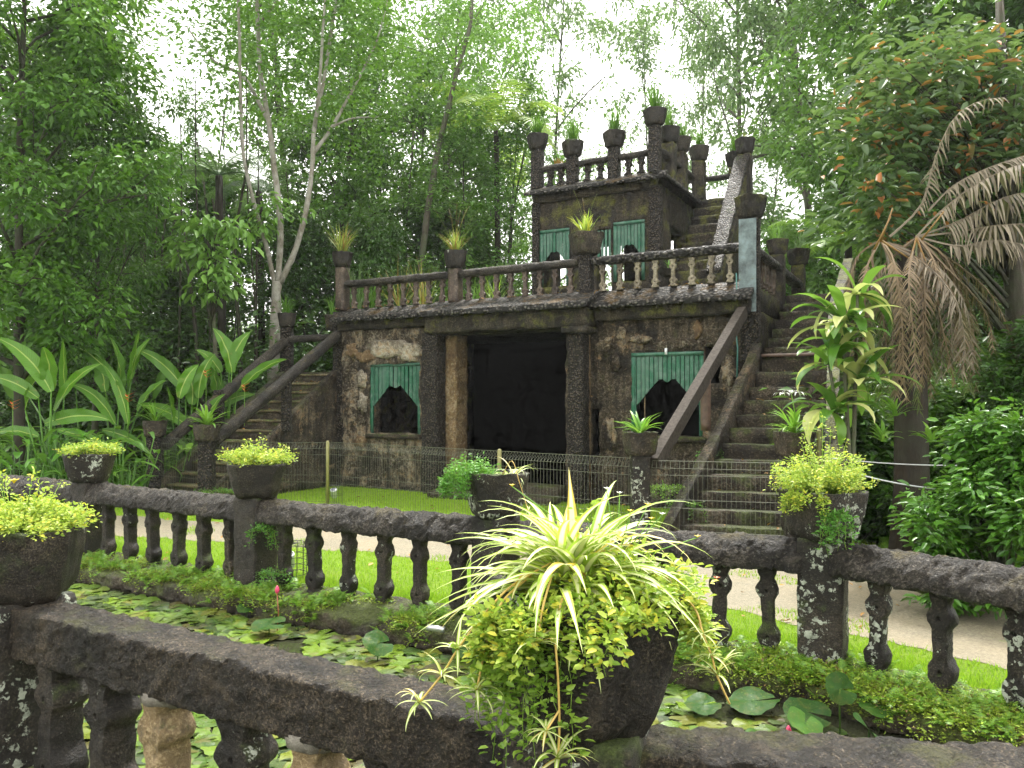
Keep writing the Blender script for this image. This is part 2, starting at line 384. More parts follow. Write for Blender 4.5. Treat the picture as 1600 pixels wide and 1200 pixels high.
M['grass'] = leafmat('grass', (.14, .32, .012), (.38, .58, .03), trans=.45, rough=.5)
M['litter'] = leafmat('litter', (.16, .08, .02), (.45, .24, .06), trans=.1, rough=.6)
M['stolon'] = plain('stolon', (.52, .36, .10), .5, var=.2)
M['red_stem'] = plain('red_stem', (.30, .09, .05), .5, var=.2)
M['petal_white'] = plain('petal_white', (.78, .8, .74), .5, var=.06)
M['petal_yellow'] = plain('petal_yellow', (.75, .55, .03), .5, var=.1)
M['petal_orange'] = plain('petal_orange', (.62, .13, .02), .45, var=.2)
M['petal_pink'] = plain('petal_pink', (.62, .05, .14), .45, var=.2)
def pad_material(name, stops, rough=.3, spec=.3):
    m = newmat(name); b = NB(m); oi = b.n('ShaderNodeObjectInfo'); p = b.pos()
    gi = b.n('ShaderNodeNewGeometry'); c = b.ramp(b.math('FRACT', b.math('ADD', oi.outputs['Random'], gi.outputs['Random Per Island'])), stops)
    n = b.noise(p, 25, 5, .7); c = b.mix(b.ramp(n, [(.5, 0.), (.75, .6)]), c, (.10, .09, .02))
    c = b.mix(b.ramp(b.noise(p, 60, 3, .6), [(.60, 0.), (.72, .45)]), c, (.20, .27, .04))
    r = b.ramp(b.noise(p, 8, 3), [(.4, rough - .1), (.6, rough + .2)])
    b.out(b.prin(c, r, spec, b.bump(n, .5, .012))); return m
M['lily_pad'] = pad_material('lily_pad', [(0., (.018, .034, .010)), (.15, (.04, .085, .013)), (.35, (.11, .18, .014)), (.5, (.045, .09, .018)), (.65, (.13, .155, .018)), (.78, (.06, .05, .022)), (.9, (.03, .05, .018)), (1., (.08, .125, .025))])
M['lily_dark'] = pad_material('lily_dark', [(0., (.015, .05, .008)), (1., (.04, .10, .014))], .45, .12)
def water_material():
    m = newmat('pond_water'); b = NB(m); p = b.pos()
    n = b.noise(p, 9, 3, .5); n2 = b.noise(p, 1.3, 4, .6)
    c = b.ramp(n2, [(.35, (.020, .022, .012)), (.65, (.045, .048, .028))])
    b.out(b.prin(c, .06, .5, b.bump(n, .12, .01))); return m
M['water'] = water_material()
def ground_material():
    m = newmat('ground_soil'); b = NB(m); p = b.pos(); n = b.noise(p, 1.1, 7, .7); n2 = b.noise(p, 22, 6, .75)
    c = b.ramp(n2, [(.3, (.014, .010, .006)), (.6, (.055, .038, .02)), (.75, (.11, .07, .035))])
    c = b.mix(b.ramp(n, [(.42, 0.), (.6, .85)]), c, b.mix(n2, (.018, .05, .008), (.07, .15, .02)))
    b.out(b.prin(c, .8, .3, b.bump(n2, .9, .05))); return m
M['ground'] = ground_material()
def path_material():
    m = newmat('gravel_path'); b = NB(m); p = b.pos(); n = b.noise(p, .9, 6, .65); n2 = b.noise(p, 45, 6, .75); n3 = b.noise(p, 2.3, 5, .7)
    c = b.ramp(n2, [(.3, (.10, .085, .055)), (.55, (.22, .195, .135)), (.75, (.38, .335, .25))])
    c = b.mix(b.ramp(n, [(.45, 0.), (.7, .5)]), c, (.30, .235, .14))
    c = b.mix(b.ramp(n3, [(.66, 0.), (.72, .7)]), c, b.mix(n2, (.10, .2, .015), (.30, .42, .04)))
    b.out(b.prin(c, .6, .4, b.bump(n2, .7, .015))); return m
M['path'] = path_material()
def lawn_material():
    m = newmat('lawn'); b = NB(m); p = b.pos(); n = b.noise(p, 1.5, 5, .65); n2 = b.noise(p, 60, 5, .8)
    c = b.ramp(n2, [(.3, (.09, .20, .01)), (.65, (.30, .46, .025))])
    c = b.mix(b.ramp(n, [(.5, 0.), (.7, .5)]), c, (.33, .40, .05))
    b.out(b.prin(c, .6, .3, b.bump(n2, 1, .04))); return m
M['lawn'] = lawn_material()

# ------------------------------------------------------------------ foliage generators
T4 = (np.array([(0, 0, 0), (.45, .5, .12), (1, 0, -.08), (.45, -.5, .12)], dtype=np.float32), [(0, 2, 1), (0, 3, 2)])
T6 = (np.array([(0, 0, 0), (.28, .42, .09), (.7, .38, .05), (1, 0, -.14), (.7, -.38, .05), (.28, -.42, .09)], dtype=np.float32), [(0, 2, 1), (0, 3, 2), (0, 4, 3), (0, 5, 4)])
def leaf_np(pos, dirs, size, aspect=.45, tmpl=T4, rng=None, tilt=.5):
    pos = np.asarray(pos, dtype=np.float32); n = len(pos); dirs = np.asarray(dirs, dtype=np.float32)
    x = dirs / (np.linalg.norm(dirs, axis=1, keepdims=True) + 1e-6)
    up = np.tile(np.array([0, 0, 1.], dtype=np.float32), (n, 1)) + rng.normal(0, tilt, (n, 3)).astype(np.float32)
    y = np.cross(up, x); y /= (np.linalg.norm(y, axis=1, keepdims=True) + 1e-6); z = np.cross(x, y)
    tv, tf = tmpl; k = len(tv); s = np.asarray(size, dtype=np.float32).reshape(n, 1, 1)
    V = pos[:, None, :] + s * (tv[None, :, 0:1] * x[:, None, :] + aspect * tv[None, :, 1:2] * y[:, None, :] + tv[None, :, 2:3] * z[:, None, :])
    Fc = (np.array(tf)[None, :, :] + (np.arange(n) * k)[:, None, None]).reshape(-1, 3)
    return V.reshape(-1, 3), Fc
def cluster_leaves(centres, per, sig, size, rng, aspect=.45, tmpl=T4, droop=-.25, out=1., tilt=.45):
    c = np.repeat(np.asarray(centres, dtype=np.float32), per, axis=0); n = len(c)
    off = rng.normal(0, 1, (n, 3)) * np.array(sig); pos = c + off
    d = off / (np.linalg.norm(off, axis=1, keepdims=True) + 1e-6) * out + rng.normal(0, .45, (n, 3)); d[:, 2] = d[:, 2] * .4 + droop
    return leaf_np(pos, d, size * rng.uniform(.45, 1.45, n), aspect, tmpl, rng, tilt)
def tree_meshes(name, seed, H=10, spread=2.4, base=.35, nprim=20, nsec=5, per=42, leaf=.15, lean=.3, trunk_r=.16, aspect=.45, sig=(.3, .3, .17), tmpl=T4, top=1., droop=-.25, up=(15, 55)):
    rg = random.Random(seed); rng = np.random.default_rng(seed); mb = MB(); cen = []
    ph = rg.uniform(0, 6.28); lx, ly = rg.uniform(-lean, lean), rg.uniform(-lean, lean)
    def tp(t): return Vector((lx * t * t + .12 * math.sin(3.1 * t + ph), ly * t * t + .12 * math.cos(4.2 * t + ph), H * t))
    mb.tube([tp(i / 14) for i in range(15)], [trunk_r * (1 - .82 * (i / 14)) * (1.35 if i == 0 else 1) for i in range(15)], 8, wob=.25)
    for i in range(nprim):
        t = base + (1.0 - base) * (i + rg.random() * .8) / nprim; q = (t - base) / (1 - base)
        L = spread * (.55 + .75 * math.sin(math.pi * min(1, .18 + q * .8)) ** 1.2) * rg.uniform(.6, 1.15) * (1 if q < .9 else top)
        az = i * 2.4 + rg.uniform(-.5, .5); el = R(rg.uniform(*up)) * (1 if q < .75 else 1.5)
        p = tp(t); pts = [p]; d = Vector((math.cos(az) * math.cos(el), math.sin(az) * math.cos(el), math.sin(el)))
        for k in range(5):
            p = p + d * L / 5; d = (d + Vector((rg.uniform(-.22, .22), rg.uniform(-.22, .22), rg.uniform(-.2, .08)))).normalized(); pts.append(p)
        r0 = trunk_r * .42 * (1 - .6 * t); mb.tube(pts, [r0 * (1 - k / 5.6) for k in range(6)], 5)
        for j in range(nsec):
            s = rg.uniform(.35, 1.0); a = pts[min(4, int(s * 5))].lerp(pts[min(5, int(s * 5) + 1)], s * 5 % 1)
            l2 = L * rg.uniform(.22, .5); dd = Vector((rg.uniform(-1, 1), rg.uniform(-1, 1), rg.uniform(-.25, .7))).normalized()
            e = a + dd * l2; mb.tube([a, a.lerp(e, .5) + Vector((0, 0, .05)), e], [r0 * .35, r0 * .22, r0 * .1], 4)
            cen += [tuple(a.lerp(e, f) + Vector([rg.uniform(-.06, .06) for _ in range(3)])) for f in (.75, 1.05)]
        cen.append(tuple(pts[-1]))
    V, Fc = cluster_leaves(cen, per, sig, leaf, rng, aspect, tmpl, droop)
    return mb.mesh(name + '_trunk'), np_mesh(name + '_crown', V, Fc)
def tree_thing(name, meshes, bm_, lm, label, cat='tree', loc=(0, 0, 0), rz=0, sc=1, group=None):
    t = thing(name, label, cat, loc, rz, group)
    tk = link('trunk', meshes[0], M[bm_], t); o = link('crown', meshes[1], M[lm], t)
    # a crown copy may need another leaf colour: keep the material on the object
    o.material_slots[0].link = 'OBJECT'; o.material_slots[0].material = M[lm]
    tk.material_slots[0].link = 'OBJECT'; tk.material_slots[0].material = M[bm_]
    t.scale = (sc, sc, sc) if isinstance(sc, (int, float)) else sc
    return t
def ribbon(mb, base, az, el, L, Wd_, droop, n=8, prof=None, fold=.25, curl=0, cols=2, wave=0, roll=0):
    """a blade: starts along (az, el) and bends down by droop radians"""
    p = Vector(base); seg = L / n; vs = []; uv = []; fs = []; e = el; a = az
    prof = prof or (lambda t: (math.sin(math.pi * min(1, .12 + .5 * t)) if t < .45 else (1 - ((t - .45) / .55) ** 2.2)) * .98 + .02)
    for i in range(n + 1):
        t = i / n; d = Vector((math.cos(a) * math.cos(e), math.sin(a) * math.cos(e), math.sin(e)))
        side = Vector((-math.sin(a), math.cos(a), 0)); nrm = side.cross(d) * -1
        if nrm.z < 0 and abs(e) < 1.5: nrm = -nrm
        if roll: q_ = Matrix.Rotation(roll, 3, d); side = q_ @ side; nrm = q_ @ nrm
        w = Wd_ * prof(t) / 2
        for c in range(cols + 1):
            x = c / cols * 2 - 1
            vs.append(p + side * (x * w) + nrm * ((abs(x) * fold + (wave * math.sin(t * 19 + x * 3) if wave else 0)) * w)); uv.append((c / cols * .98 + .01, t * .98 + .01))
        p = p + d * seg; e -= droop / n * (.5 + 1.0 * t); a += curl / n
    k = cols + 1
    for i in range(n):
        for c in range(cols): fs.append((i * k + c, i * k + c + 1, (i + 1) * k + c + 1, (i + 1) * k + c))
    mb.add(vs, fs, uv); return p
LIN = lambda t: 1 - .9 * t ** 2
def rosette(mb, base, n, L, w, rg, el=(20, 85), droop=(.8, 2.2), fold=.3, seg=7, jit=.02, prof=None, cols=2, wave=0):
    for i in range(n):
        b = Vector(base) + Vector((rg.uniform(-jit, jit), rg.uniform(-jit, jit), 0))
        ribbon(mb, b, rg.uniform(0, 6.283), R(rg.uniform(*el)), L * rg.uniform(.65, 1.15), w * rg.uniform(.75, 1.2), rg.uniform(*droop), seg, prof or None, fold, rg.uniform(-.5, .5), cols, wave)
def frond(mb, pts, leaf_len, leaf_w, n=34, hang=.2, sweep=.6, rad=.012, start=.12, curve=.5, prof=None, seg=3, rg=rnd, rach=True, both=True, rag=.07):
    """rachis along pts, leaflets on both sides"""
    pts = [Vector(p) for p in pts]; cum = [0]
    for a, b in zip(pts, pts[1:]): cum.append(cum[-1] + (b - a).length)
    def at(t):
        s = t * cum[-1]
        for i in range(len(pts) - 1):
            if s <= cum[i + 1] + 1e-9:
                f = (s - cum[i]) / max(1e-6, cum[i + 1] - cum[i]); return pts[i].lerp(pts[i + 1], f), (pts[i + 1] - pts[i]).normalized()
        return pts[-1], (pts[-1] - pts[-2]).normalized()
    if rach: mb.tube([at(i / 12)[0] for i in range(13)], [rad * (1 - .8 * i / 12) for i in range(13)], 4)
    for i in range(n):
        t = start + (1 - start) * (i + .5) / n; p, d = at(t)
        side = d.cross(Vector((0, 0, 1)))
        side = side.normalized() if side.length > .15 else Vector((math.cos(i), math.sin(i), 0))
        q = (t - start) / (1 - start); l = leaf_len * (prof(q) if prof else (.45 + .75 * math.sin(math.pi * (.15 + .8 * q)))) * rg.uniform(.85, 1.1)
        for s in ((-1, 1) if both else (1,)):
            dd = (side * s + d * sweep + Vector((0, 0, -hang)) + Vector([rg.uniform(-rag, rag) for _ in range(3)])).normalized()
            if rag > .1 and rg.random() < .14: continue
            vs = []; pp = p.copy(); wv = d * .5 * leaf_w
            for k in range(seg + 1):
                f = k / seg; ww = wv * (1 - .85 * f ** 2); vs += [pp - ww, pp + ww]
                pp = pp + dd * l / seg; dd = (dd + Vector((0, 0, -curve / seg * 1.6))).normalized()
            mb.add(vs, [(2 * k, 2 * k + 1, 2 * k + 3, 2 * k + 2) for k in range(seg)])
def arc(base, az, el, L, droop, n=10):
    p = Vector(base); e = el; o = [p.copy()]
    for i in range(n):
        p = p + Vector((math.cos(az) * math.cos(e), math.sin(az) * math.cos(e), math.sin(e))) * L / n; e -= droop / n; o.append(p.copy())
    return o

# ------------------------------------------------------------------ the setting: ground, lawn, path, pond
FRONT = [(-5.0, 5.165), (-2.22, 3.55), (.19, 2.15), (1.75, 1.93), (4.2, 1.78)]
MIDP = [(-7.0, 9.95), (-4.45, 8.43), (-2.27, 7.09), (-.12, 5.9), (1.94, 4.99), (3.55, 3.05)]
def off(pts, d):
    o = []
    for i, p in enumerate(pts):
        a = Vector(pts[max(0, i - 1)]); b = Vector(pts[min(len(pts) - 1, i + 1)]); t = (b - a).normalized(); n = Vector((-t.y, t.x)); o.append((p[0] + n.x * d, p[1] + n.y * d))
    return o
POND = off(FRONT, .06) + [(4.2, 2.6)] + off(MIDP, -.30)[::-1]
def inside(p, poly):
    x, y = p; c = False; j = len(poly) - 1
    for i in range(len(poly)):
        xi, yi = poly[i]; xj, yj = poly[j]
        if (yi > y) != (yj > y) and x < (xj - xi) * (y - yi) / (yj - yi) + xi: c = not c
        j = i
    return c
def sheet(name, poly, z, mat, holes=()):
    loops = [[Vector((x, y, z)) for x, y in poly]] + [[Vector((x, y, z)) for x, y in h] for h in holes]
    tri = tessellate_polygon(loops); vs = [v for l in loops for v in l]
    mb = MB(); mb.add(vs, [tuple(t) for t in tri]); me = mb.mesh(name, False, True)
    if me.polygons[0].normal.z < 0: me.flip_normals()
    o = link(name, me, M[mat]); o['kind'] = 'structure'; return o
sheet('ground', [(-250, -20), (250, -20), (250, 400), (-250, 400)], 0, 'ground', [POND])
def gp(*pl): return [tuple(G(x, y).xy) for x, y in pl]
BACKLINE = off(MIDP, .16)
LAWN = BACKLINE[:-1] + [(3.0, 4.1), (4.3, 5.2), (4.6, 8.2), (3.3, 10.9)] + [tuple(Wd(5.9, -.2, 0).xy), tuple(Wd(-2.0, -.1, 0).xy), tuple(Wd(-3.5, -3.0, 0).xy), (-9.5, 14.0)]
PATH = gp((-140, 828), (120, 834), (330, 848), (600, 866), (900, 900), (1120, 950), (1300, 985), (1500, 1030), (1700, 1075)) + [(4.9, 4.4), (6.4, 6.0)] + gp((1300, 866), (1050, 854), (800, 844), (640, 834), (400, 818), (180, 807), (-140, 802))
def ragged(poly, amp=.09, st=.12):
    o = []
    for i, a in enumerate(poly):
        b = poly[(i + 1) % len(poly)]; a_, b_ = Vector(a), Vector(b); n = max(1, int((b_ - a_).length / st)); d = (b_ - a_).normalized(); nr = Vector((-d.y, d.x))
        for k in range(n):
            q = a_.lerp(b_, k / n); w = amp * (noise.noise(Vector((q.x * 1.6, q.y * 1.6, 5))) + .6 * noise.noise(Vector((q.x * 6, q.y * 6, 9)))); q = q + nr * w; o.append((q.x, q.y))
    return o
PATH = ragged(PATH, .16)
sheet('lawn_ground', LAWN, .004, 'lawn')
sheet('gravel_path', PATH, .008, 'path')
sheet('pond_water', [(-8.5, 1.9), (4.6, 1.5), (4.6, 5.3), (-.5, 6.6), (-8.5, 11.2)], -.13, 'water')
def pond_wall():
    mb = MB(); n = len(POND)
    for i in range(n):
        a = POND[i]; b = POND[(i + 1) % n]
        mb.add([(a[0], a[1], .0), (b[0], b[1], .0), (b[0], b[1], -.5), (a[0], a[1], -.5)], [(0, 1, 2, 3)])
    mb.build('pond_wall', M['dark_stone'])['kind'] = 'structure'
pond_wall()
def grass():
    rng = np.random.default_rng(3); xs = []; tries = 0
    pb = PATH
    x = rng.uniform(-9, 5, 260000); y = rng.uniform(3.4, 15.5, 260000)
    keep = []
    for a, b in zip(x, y):
        if inside((a, b), LAWN):
            if inside((a, b), pb):
                if noise.noise(Vector((a * 1.4, b * 1.4, 3))) < .34: continue
            elif rng.random() > min(1, 13 / b * .95): continue
            keep.append((a, b))
    # a denser fringe along the back of the near balustrade
    for _ in range(26000):
        k = rng.integers(0, len(BACKLINE) - 1); t = rng.random(); A = BACKLINE[k]; B = BACKLINE[k + 1]
        p = (A[0] + (B[0] - A[0]) * t + rng.normal(0, .0) + abs(rng.normal(0, .16)), A[1] + (B[1] - A[1]) * t + abs(rng.normal(0, .16)))
        if not inside(p, pb): keep.append(p)
    n = len(keep); k = np.array(keep); h = rng.uniform(.018, .05, n); az = rng.uniform(0, 6.28, n); w = rng.uniform(.003, .006, n)
    b = np.c_[k, np.zeros(n)]; s = np.c_[np.cos(az), np.sin(az), np.zeros(n)] * w[:, None]
    tip = b + np.c_[rng.normal(0, .35, n) * h, rng.normal(0, .35, n) * h, h]
    V = np.stack([b - s, b + s, tip], 1).reshape(-1, 3); V[:, 2] += .003
    o = link('lawn_grass', np_mesh('lawn_grass', V, np.arange(3 * n).reshape(-1, 3)), M['grass'])
    props(o, 'short bright lime grass growing over the castle lawn and the path edges', 'grass', None, 'stuff')
grass()

# ------------------------------------------------------------------ the castle
castle = thing('castle_building', 'dark mossy stone castle pavilion with green shutters and a small tower on its terrace', 'castle', C0, CA)
def wall(name, u0, u1, z0, z1, holes, v0, thick, mat, sp=.09, amp=.03, parent=castle, axis='u', sc=3):
    """wall with openings; front face displaced.  axis 'u': along the facade; 'v': a side wall at u=v0"""
    def lines(a, b, hs):
        L = sorted(set([a, b] + [min(max(h, a), b) for h in hs])); o = []
        for p, q in zip(L, L[1:]):
            k = max(1, int(math.ceil((q - p) / sp))); o += [p + (q - p) * i / k for i in range(k)]
        return o + [b]
    US = lines(u0, u1, [h[0] for h in holes] + [h[1] for h in holes]); ZS = lines(z0, z1, [h[2] for h in holes] + [h[3] for h in holes])
    def solid(i, j):
        if i < 0 or j < 0 or i >= len(US) - 1 or j >= len(ZS) - 1: return False
        u = (US[i] + US[i + 1]) / 2; z = (ZS[j] + ZS[j + 1]) / 2
        return not any(h[0] < u < h[1] and h[2] < z < h[3] for h in holes)
    idx = {}; vs = []; fs = []
    def vid(i, j, k):
        if (i, j, k) not in idx:
            u = US[i]; z = ZS[j]; p = Vector((u, v0 + k * thick, z)) if axis == 'u' else Vector((v0 - k * thick, u, z))
            p = p + rv(p + Vector((0, k * 5, 0)), amp, sc); idx[(i, j, k)] = len(vs); vs.append(p)
        return idx[(i, j, k)]
    for i in range(len(US) - 1):
        for j in range(len(ZS) - 1):
            if not solid(i, j): continue
            fs.append((vid(i, j, 0), vid(i + 1, j, 0), vid(i + 1, j + 1, 0), vid(i, j + 1, 0)))
            fs.append((vid(i, j, 1), vid(i, j + 1, 1), vid(i + 1, j + 1, 1), vid(i + 1, j, 1)))
            for (di, dj, a, b) in ((-1, 0, (i, j), (i, j + 1)), (1, 0, (i + 1, j), (i + 1, j + 1)), (0, -1, (i, j), (i + 1, j)), (0, 1, (i, j + 1), (i + 1, j + 1))):
                if not solid(i + di, j + dj): fs.append((vid(*a, 0), vid(*b, 0), vid(*b, 1), vid(*a, 1)))
    mb = MB(); mb.add(vs, fs); return mb.build(name, M[mat], parent, rec=True)
def opening(p0, p1, y0, y1, v=0):
    u0, _ = F(p0, 600, v); u1, _ = F(p1, 600, v); m = (p0 + p1) / 2
    return (u0, u1, F(m, y1, v)[1], F(m, y0, v)[1])
FL, FR = F(532, 600)[0], F(1177, 600)[0]
wl = opening(578, 655, 568, 678); wr = opening(988, 1099, 551, 681); dr = (F(712, 600)[0], F(884, 600)[0], 0.0, F(800, 519)[1]); slit = opening(921, 937, 640, 712); hr = opening(1100, 1126, 541, 600)
pl0 = F(692, 600)[0]
ZC = 2.98
wall('facade_wall', FL, F(657, 600)[0], 0, ZC, [wl], 0, .35, 'facade_pale', amp=.07)
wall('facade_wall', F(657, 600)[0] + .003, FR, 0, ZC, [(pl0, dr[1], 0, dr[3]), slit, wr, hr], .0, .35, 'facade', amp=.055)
wall('side_wall', .36, 4.4, 0, ZC, [], FR, .3, 'cornice', amp=.04, axis='v', sp=.14)
wall('side_wall', .36, 4.4, 0, ZC, [], FL + .3, .3, 'cornice', amp=.04, axis='v', sp=.14)
wall('back_wall', FL, FR, 0, ZC, [], 4.403, .3, 'interior_shade', amp=.02, sp=.3)
mb = MB(); mb.rbox(FL + .36, FR - .36, .36, 4.38, 0.012, .06, .5, 0); mb.build('interior_floor', M['interior_shade'], castle)
mb = MB(); mb.rbox(FL - .02, FR + .02, .0, 4.75, ZC + .003, 3.33, .2, .03, amp=.02); mb.build('terrace_slab', M['cornice'], castle)
# sloped pebble skirts + fascias
def skirt(u0, u1, v_out, zt, zb, mat='pebble', th=.07, v_in=.10):
    m = MB()
    def fn(p):
        t = (p.y - v_in) / (v_out - v_in); z = zt + (zb - zt) * t
        return (p.x, p.y, z + (p.z))
    m.rbox(u0, u1, v_in, v_out, -th, 0, .06, .0, None, fn, .018, 9)
    return m
uP0, uP1 = F(652, 600, -.5)[0], F(917, 600, -.5)[0]
skirt(FL - .05, uP0 + .15, -.26, 3.39, 3.19).build('cornice', M['pebble'], castle, rec=True)
skirt(uP1 - .1, FR + .02, -.26, 3.40, 3.16).build('cornice', M['pebble'], castle, rec=True)
skirt(uP0, uP1, -.56, 3.42, 3.17, th=.09).build('porch_roof', M['pebble'], castle, rec=True)
mb = MB(); mb.rbox(FL - .02, uP0 + .2, -.10, .03, 2.97, 3.19, .08, .03, amp=.025); mb.build('fascia', M['cornice'], castle)
mb = MB(); mb.rbox(uP1 - .05, FR, -.12, .03, 2.90, 3.17, .08, .03, amp=.03); mb.build('fascia', M['cornice'], castle)
mb = MB(); mb.rbox(uP0 + .08, uP1 - .06, -.42, .02, 2.80, 3.12, .08, .03, amp=.03); mb.build('porch_beam', M['cornice'], castle)
def pil(name, p0, p1, v0, v1, z0, z1, mat, amp=.025):
    m = MB(); m.rbox(F(p0, 600, v0)[0], F(p1, 600, v0)[0], v0, v1, z0, z1, .06, .03, amp=amp, sc=6); return m.build(name, M[mat], castle)
pil('porch_pillar', 658, 682, -.36, -.06, 0, 2.82, 'pillar')
pil('porch_pillar', 886, 910, -.36, -.06, 0, 2.70, 'pillar')
pil('pillar_cap', 876, 917, -.45, -.0, 2.70, 2.81, 'cornice')
pil('door_jamb', 694, 712, -.05, .36, 0, 2.8, 'door_tan', .04)
pil('wall_pier', 913, 919, -.10, .05, 0, 2.8, 'door_tan', .03)
mb = MB(); mb.rbox(dr[0] - .1, dr[1] + .1, -.75, -.40, 0, .13, .08, .02, amp=.02); mb.build('door_step', M['step'], castle)
mb = MB(); mb.rbox(dr[0] - .05, dr[1] + .05, -.40, .0, 0, .27, .08, .02, amp=.02); mb.build('door_step', M['step'], castle)
for w in (wl, wr):
    mb = MB(); mb.rbox(w[0] - .06, w[1] + .06, -.08, .08, w[2] - .09, w[2] - .005, .05, .02, amp=.015); mb.build('window_sill', M['step'], castle)
def patch(px, py, wpx, hpx, mat, seed, v=-.035):
    u, z = F(px, py, v); u1, _ = F(px + wpx / 2, py, v); ru = u1 - u; rz_ = hpx / 2 * 14 / FPX; n = 26; vs = [(u, v - .022, z)]; fs = []
    for ring, (k, dv) in enumerate(((.55, -.020), (.9, -.008), (1.0, .06))):
        for i in range(n):
            a = 6.2832 * i / n; q = 1 + .5 * noise.noise(Vector((math.cos(a) * 1.7 + seed * 3, math.sin(a) * 1.7, seed))) + .3 * noise.noise(Vector((math.cos(a) * 6, math.sin(a) * 6 + seed, 2)))
            p = Vector((u + ru * k * q * math.cos(a), v + dv, z + rz_ * k * q * math.sin(a))); p.y += .012 * noise.noise(p * 14); vs.append(p)
    for i in range(n): fs.append((0, 1 + i, 1 + (i + 1) % n))
    for r_ in range(2):
        for i in range(n): a0 = 1 + r_ * n; fs.append((a0 + i, a0 + n + i, a0 + n + (i + 1) % n, a0 + (i + 1) % n))
    m = MB(); m.add(vs, fs); m.build('plaster_patch', M[mat], castle, rec=True)
M['plaster'] = stone('plaster', (.16, .13, .10), (.34, .29, .23), (.55, .52, .46), moss=.12, ochre=(.42, .26, .11), ochre_amt=.5, grain=30, bumps=1, bd=.04, seed=21)
for k, a in enumerate(((610, 546, 95, 26, 'plaster'), (570, 556, 34, 22, 'door_tan'), (640, 556, 34, 20, 'plaster'), (566, 592, 16, 30, 'plaster'), (566, 630, 14, 34, 'plaster'), (600, 536, 40, 12, 'plaster'), (548, 548, 20, 22, 'door_tan'), (560, 690, 22, 18, 'door_tan'), (970, 520, 14, 22, 'facade_pale'), (1090, 515, 16, 22, 'door_tan'), (962, 565, 14, 24, 'facade_pale'), (945, 540, 30, 22, 'facade_pale'), (1060, 537, 80, 14, 'facade_pale'), (950, 680, 26, 50, 'facade_pale'), (1140, 580, 26, 40, 'facade_pale'), (1000, 530, 30, 12, 'facade_pale'))): patch(*a, k + 1)
# shutters: a curtain of slats cut to a pointed arch
def shutter(u0, u1, z0, z1, v, n=15, edge=.60, apex=.30, mid=.36, open_=.06, side=True, name='window_shutter'):
    H = z1 - z0; Wt = u1 - u0; rg = random.Random(int(u0 * 100)); parent = castle
    def cut(t):
        if t < open_ or t > 1 - open_: return z0 + .01 if side else z1 - H * edge
        if t < .40: f = (t - open_) / (.40 - open_); c = edge + (apex - edge) * f
        elif t < .5: c = apex + (mid - apex) * (t - .4) / .1
        elif t < .6: c = mid + (apex - mid) * (t - .5) / .1
        else: f = (t - .6) / (.4 - open_); c = apex + (edge - apex) * f
        return z1 - H * c
    m = MB()
    for i in range(n):
        a = u0 + Wt * (i + .08) / n; b = u0 + Wt * (i + .92) / n; ta, tb = (i + .1) / n, (i + .9) / n
        ca, cb = cut(ta), cut(tb)
        if (ta < open_) != (tb < open_) or (ta > 1 - open_) != (tb > 1 - open_): ca = cb = (cut(open_ + .001))
        dv = rg.uniform(-.012, .012); tl = rg.uniform(-.012, .012); zt = z1 - .05
        y0, y1 = v + dv, v + dv + .02
        m.add([(a, y0, ca), (b, y0 + tl, cb), (b, y0 + tl, zt), (a, y0, zt), (a, y1, ca), (b, y1 + tl, cb), (b, y1 + tl, zt), (a, y1, zt)],
              [(0, 1, 2, 3), (5, 4, 7, 6), (4, 0, 3, 7), (1, 5, 6, 2), (3, 2, 6, 7), (4, 5, 1, 0)])
    o = m.build(name, M['green_paint'], parent, smooth=False)
    f = MB(); f.rbox(u0 - .01, u1 + .01, v - .025, v + .035, z1 - .05, z1 + .01, .2, .006)
    if side:
        f.rbox(u0 - .012, u0 + .05, v - .014, v + .034, z0, z1 - .052, .3, .005); f.rbox(u1 - .05, u1 + .012, v - .014, v + .034, z0, z1 - .052, .3, .005)
    f.build('shutter_frame', M['green_paint'], o); return o
shutter(wl[0], wl[1], wl[2], wl[3], .03, 13)
sh = shutter(wr[0], wr[1], wr[2], wr[3], .0, 16, edge=.64)
u_, z_ = F(1041, 551, -.03); mb = MB(); mb.rbox(u_ - .02, u_ + .02, -.05, -.03, z_ - .03, z_ + .07, .1, .003); mb.build('bracket', M['white_enamel'], sh)
u_, _ = F(1007, 600, .05); mb = MB(); mb.rbox(u_ - .008, u_ + .008, .06, .075, wr[2], wr[2] + .62, .4, .002); mb.build('stay_rod', M['tan_stone'], sh)

# terrace balustrade
def hw_profile(z, H):
    t = z / H
    pts = [(0, .52), (.05, .52), (.13, .30), (.19, .55), (.26, .55), (.33, .27), (.64, .25), (.70, .50), (.77, .50), (.84, .26), (.94, .46), (1, .50)]
    for (a, x), (b, y) in zip(pts, pts[1:]):
        if t <= b: return x + (y - x) * (t - a) / (b - a)
    return .5
def flat_baluster_mesh():
    H = .42; m = MB(); m.rbox(-.5, .5, -.035, .035, 0, H, .02, 0, None, lambda p: (p.x * .17 * hw_profile(p.z, H) * 1.25, p.y, p.z), 0)
    # coarse in x: rebuild with fewer columns
    m = MB(); m.rbox(-.04, .04, -.032, .032, 0, H, .016, 0, None, lambda p: (p.x / .04 * .085 * hw_profile(p.z, H) * 1.25, p.y, p.z), .004, 14)
    o = m.build('tmp', M['tan_stone']); 
    return drill(o, [(H * .225, .011), (H * .735, .011)], .1)
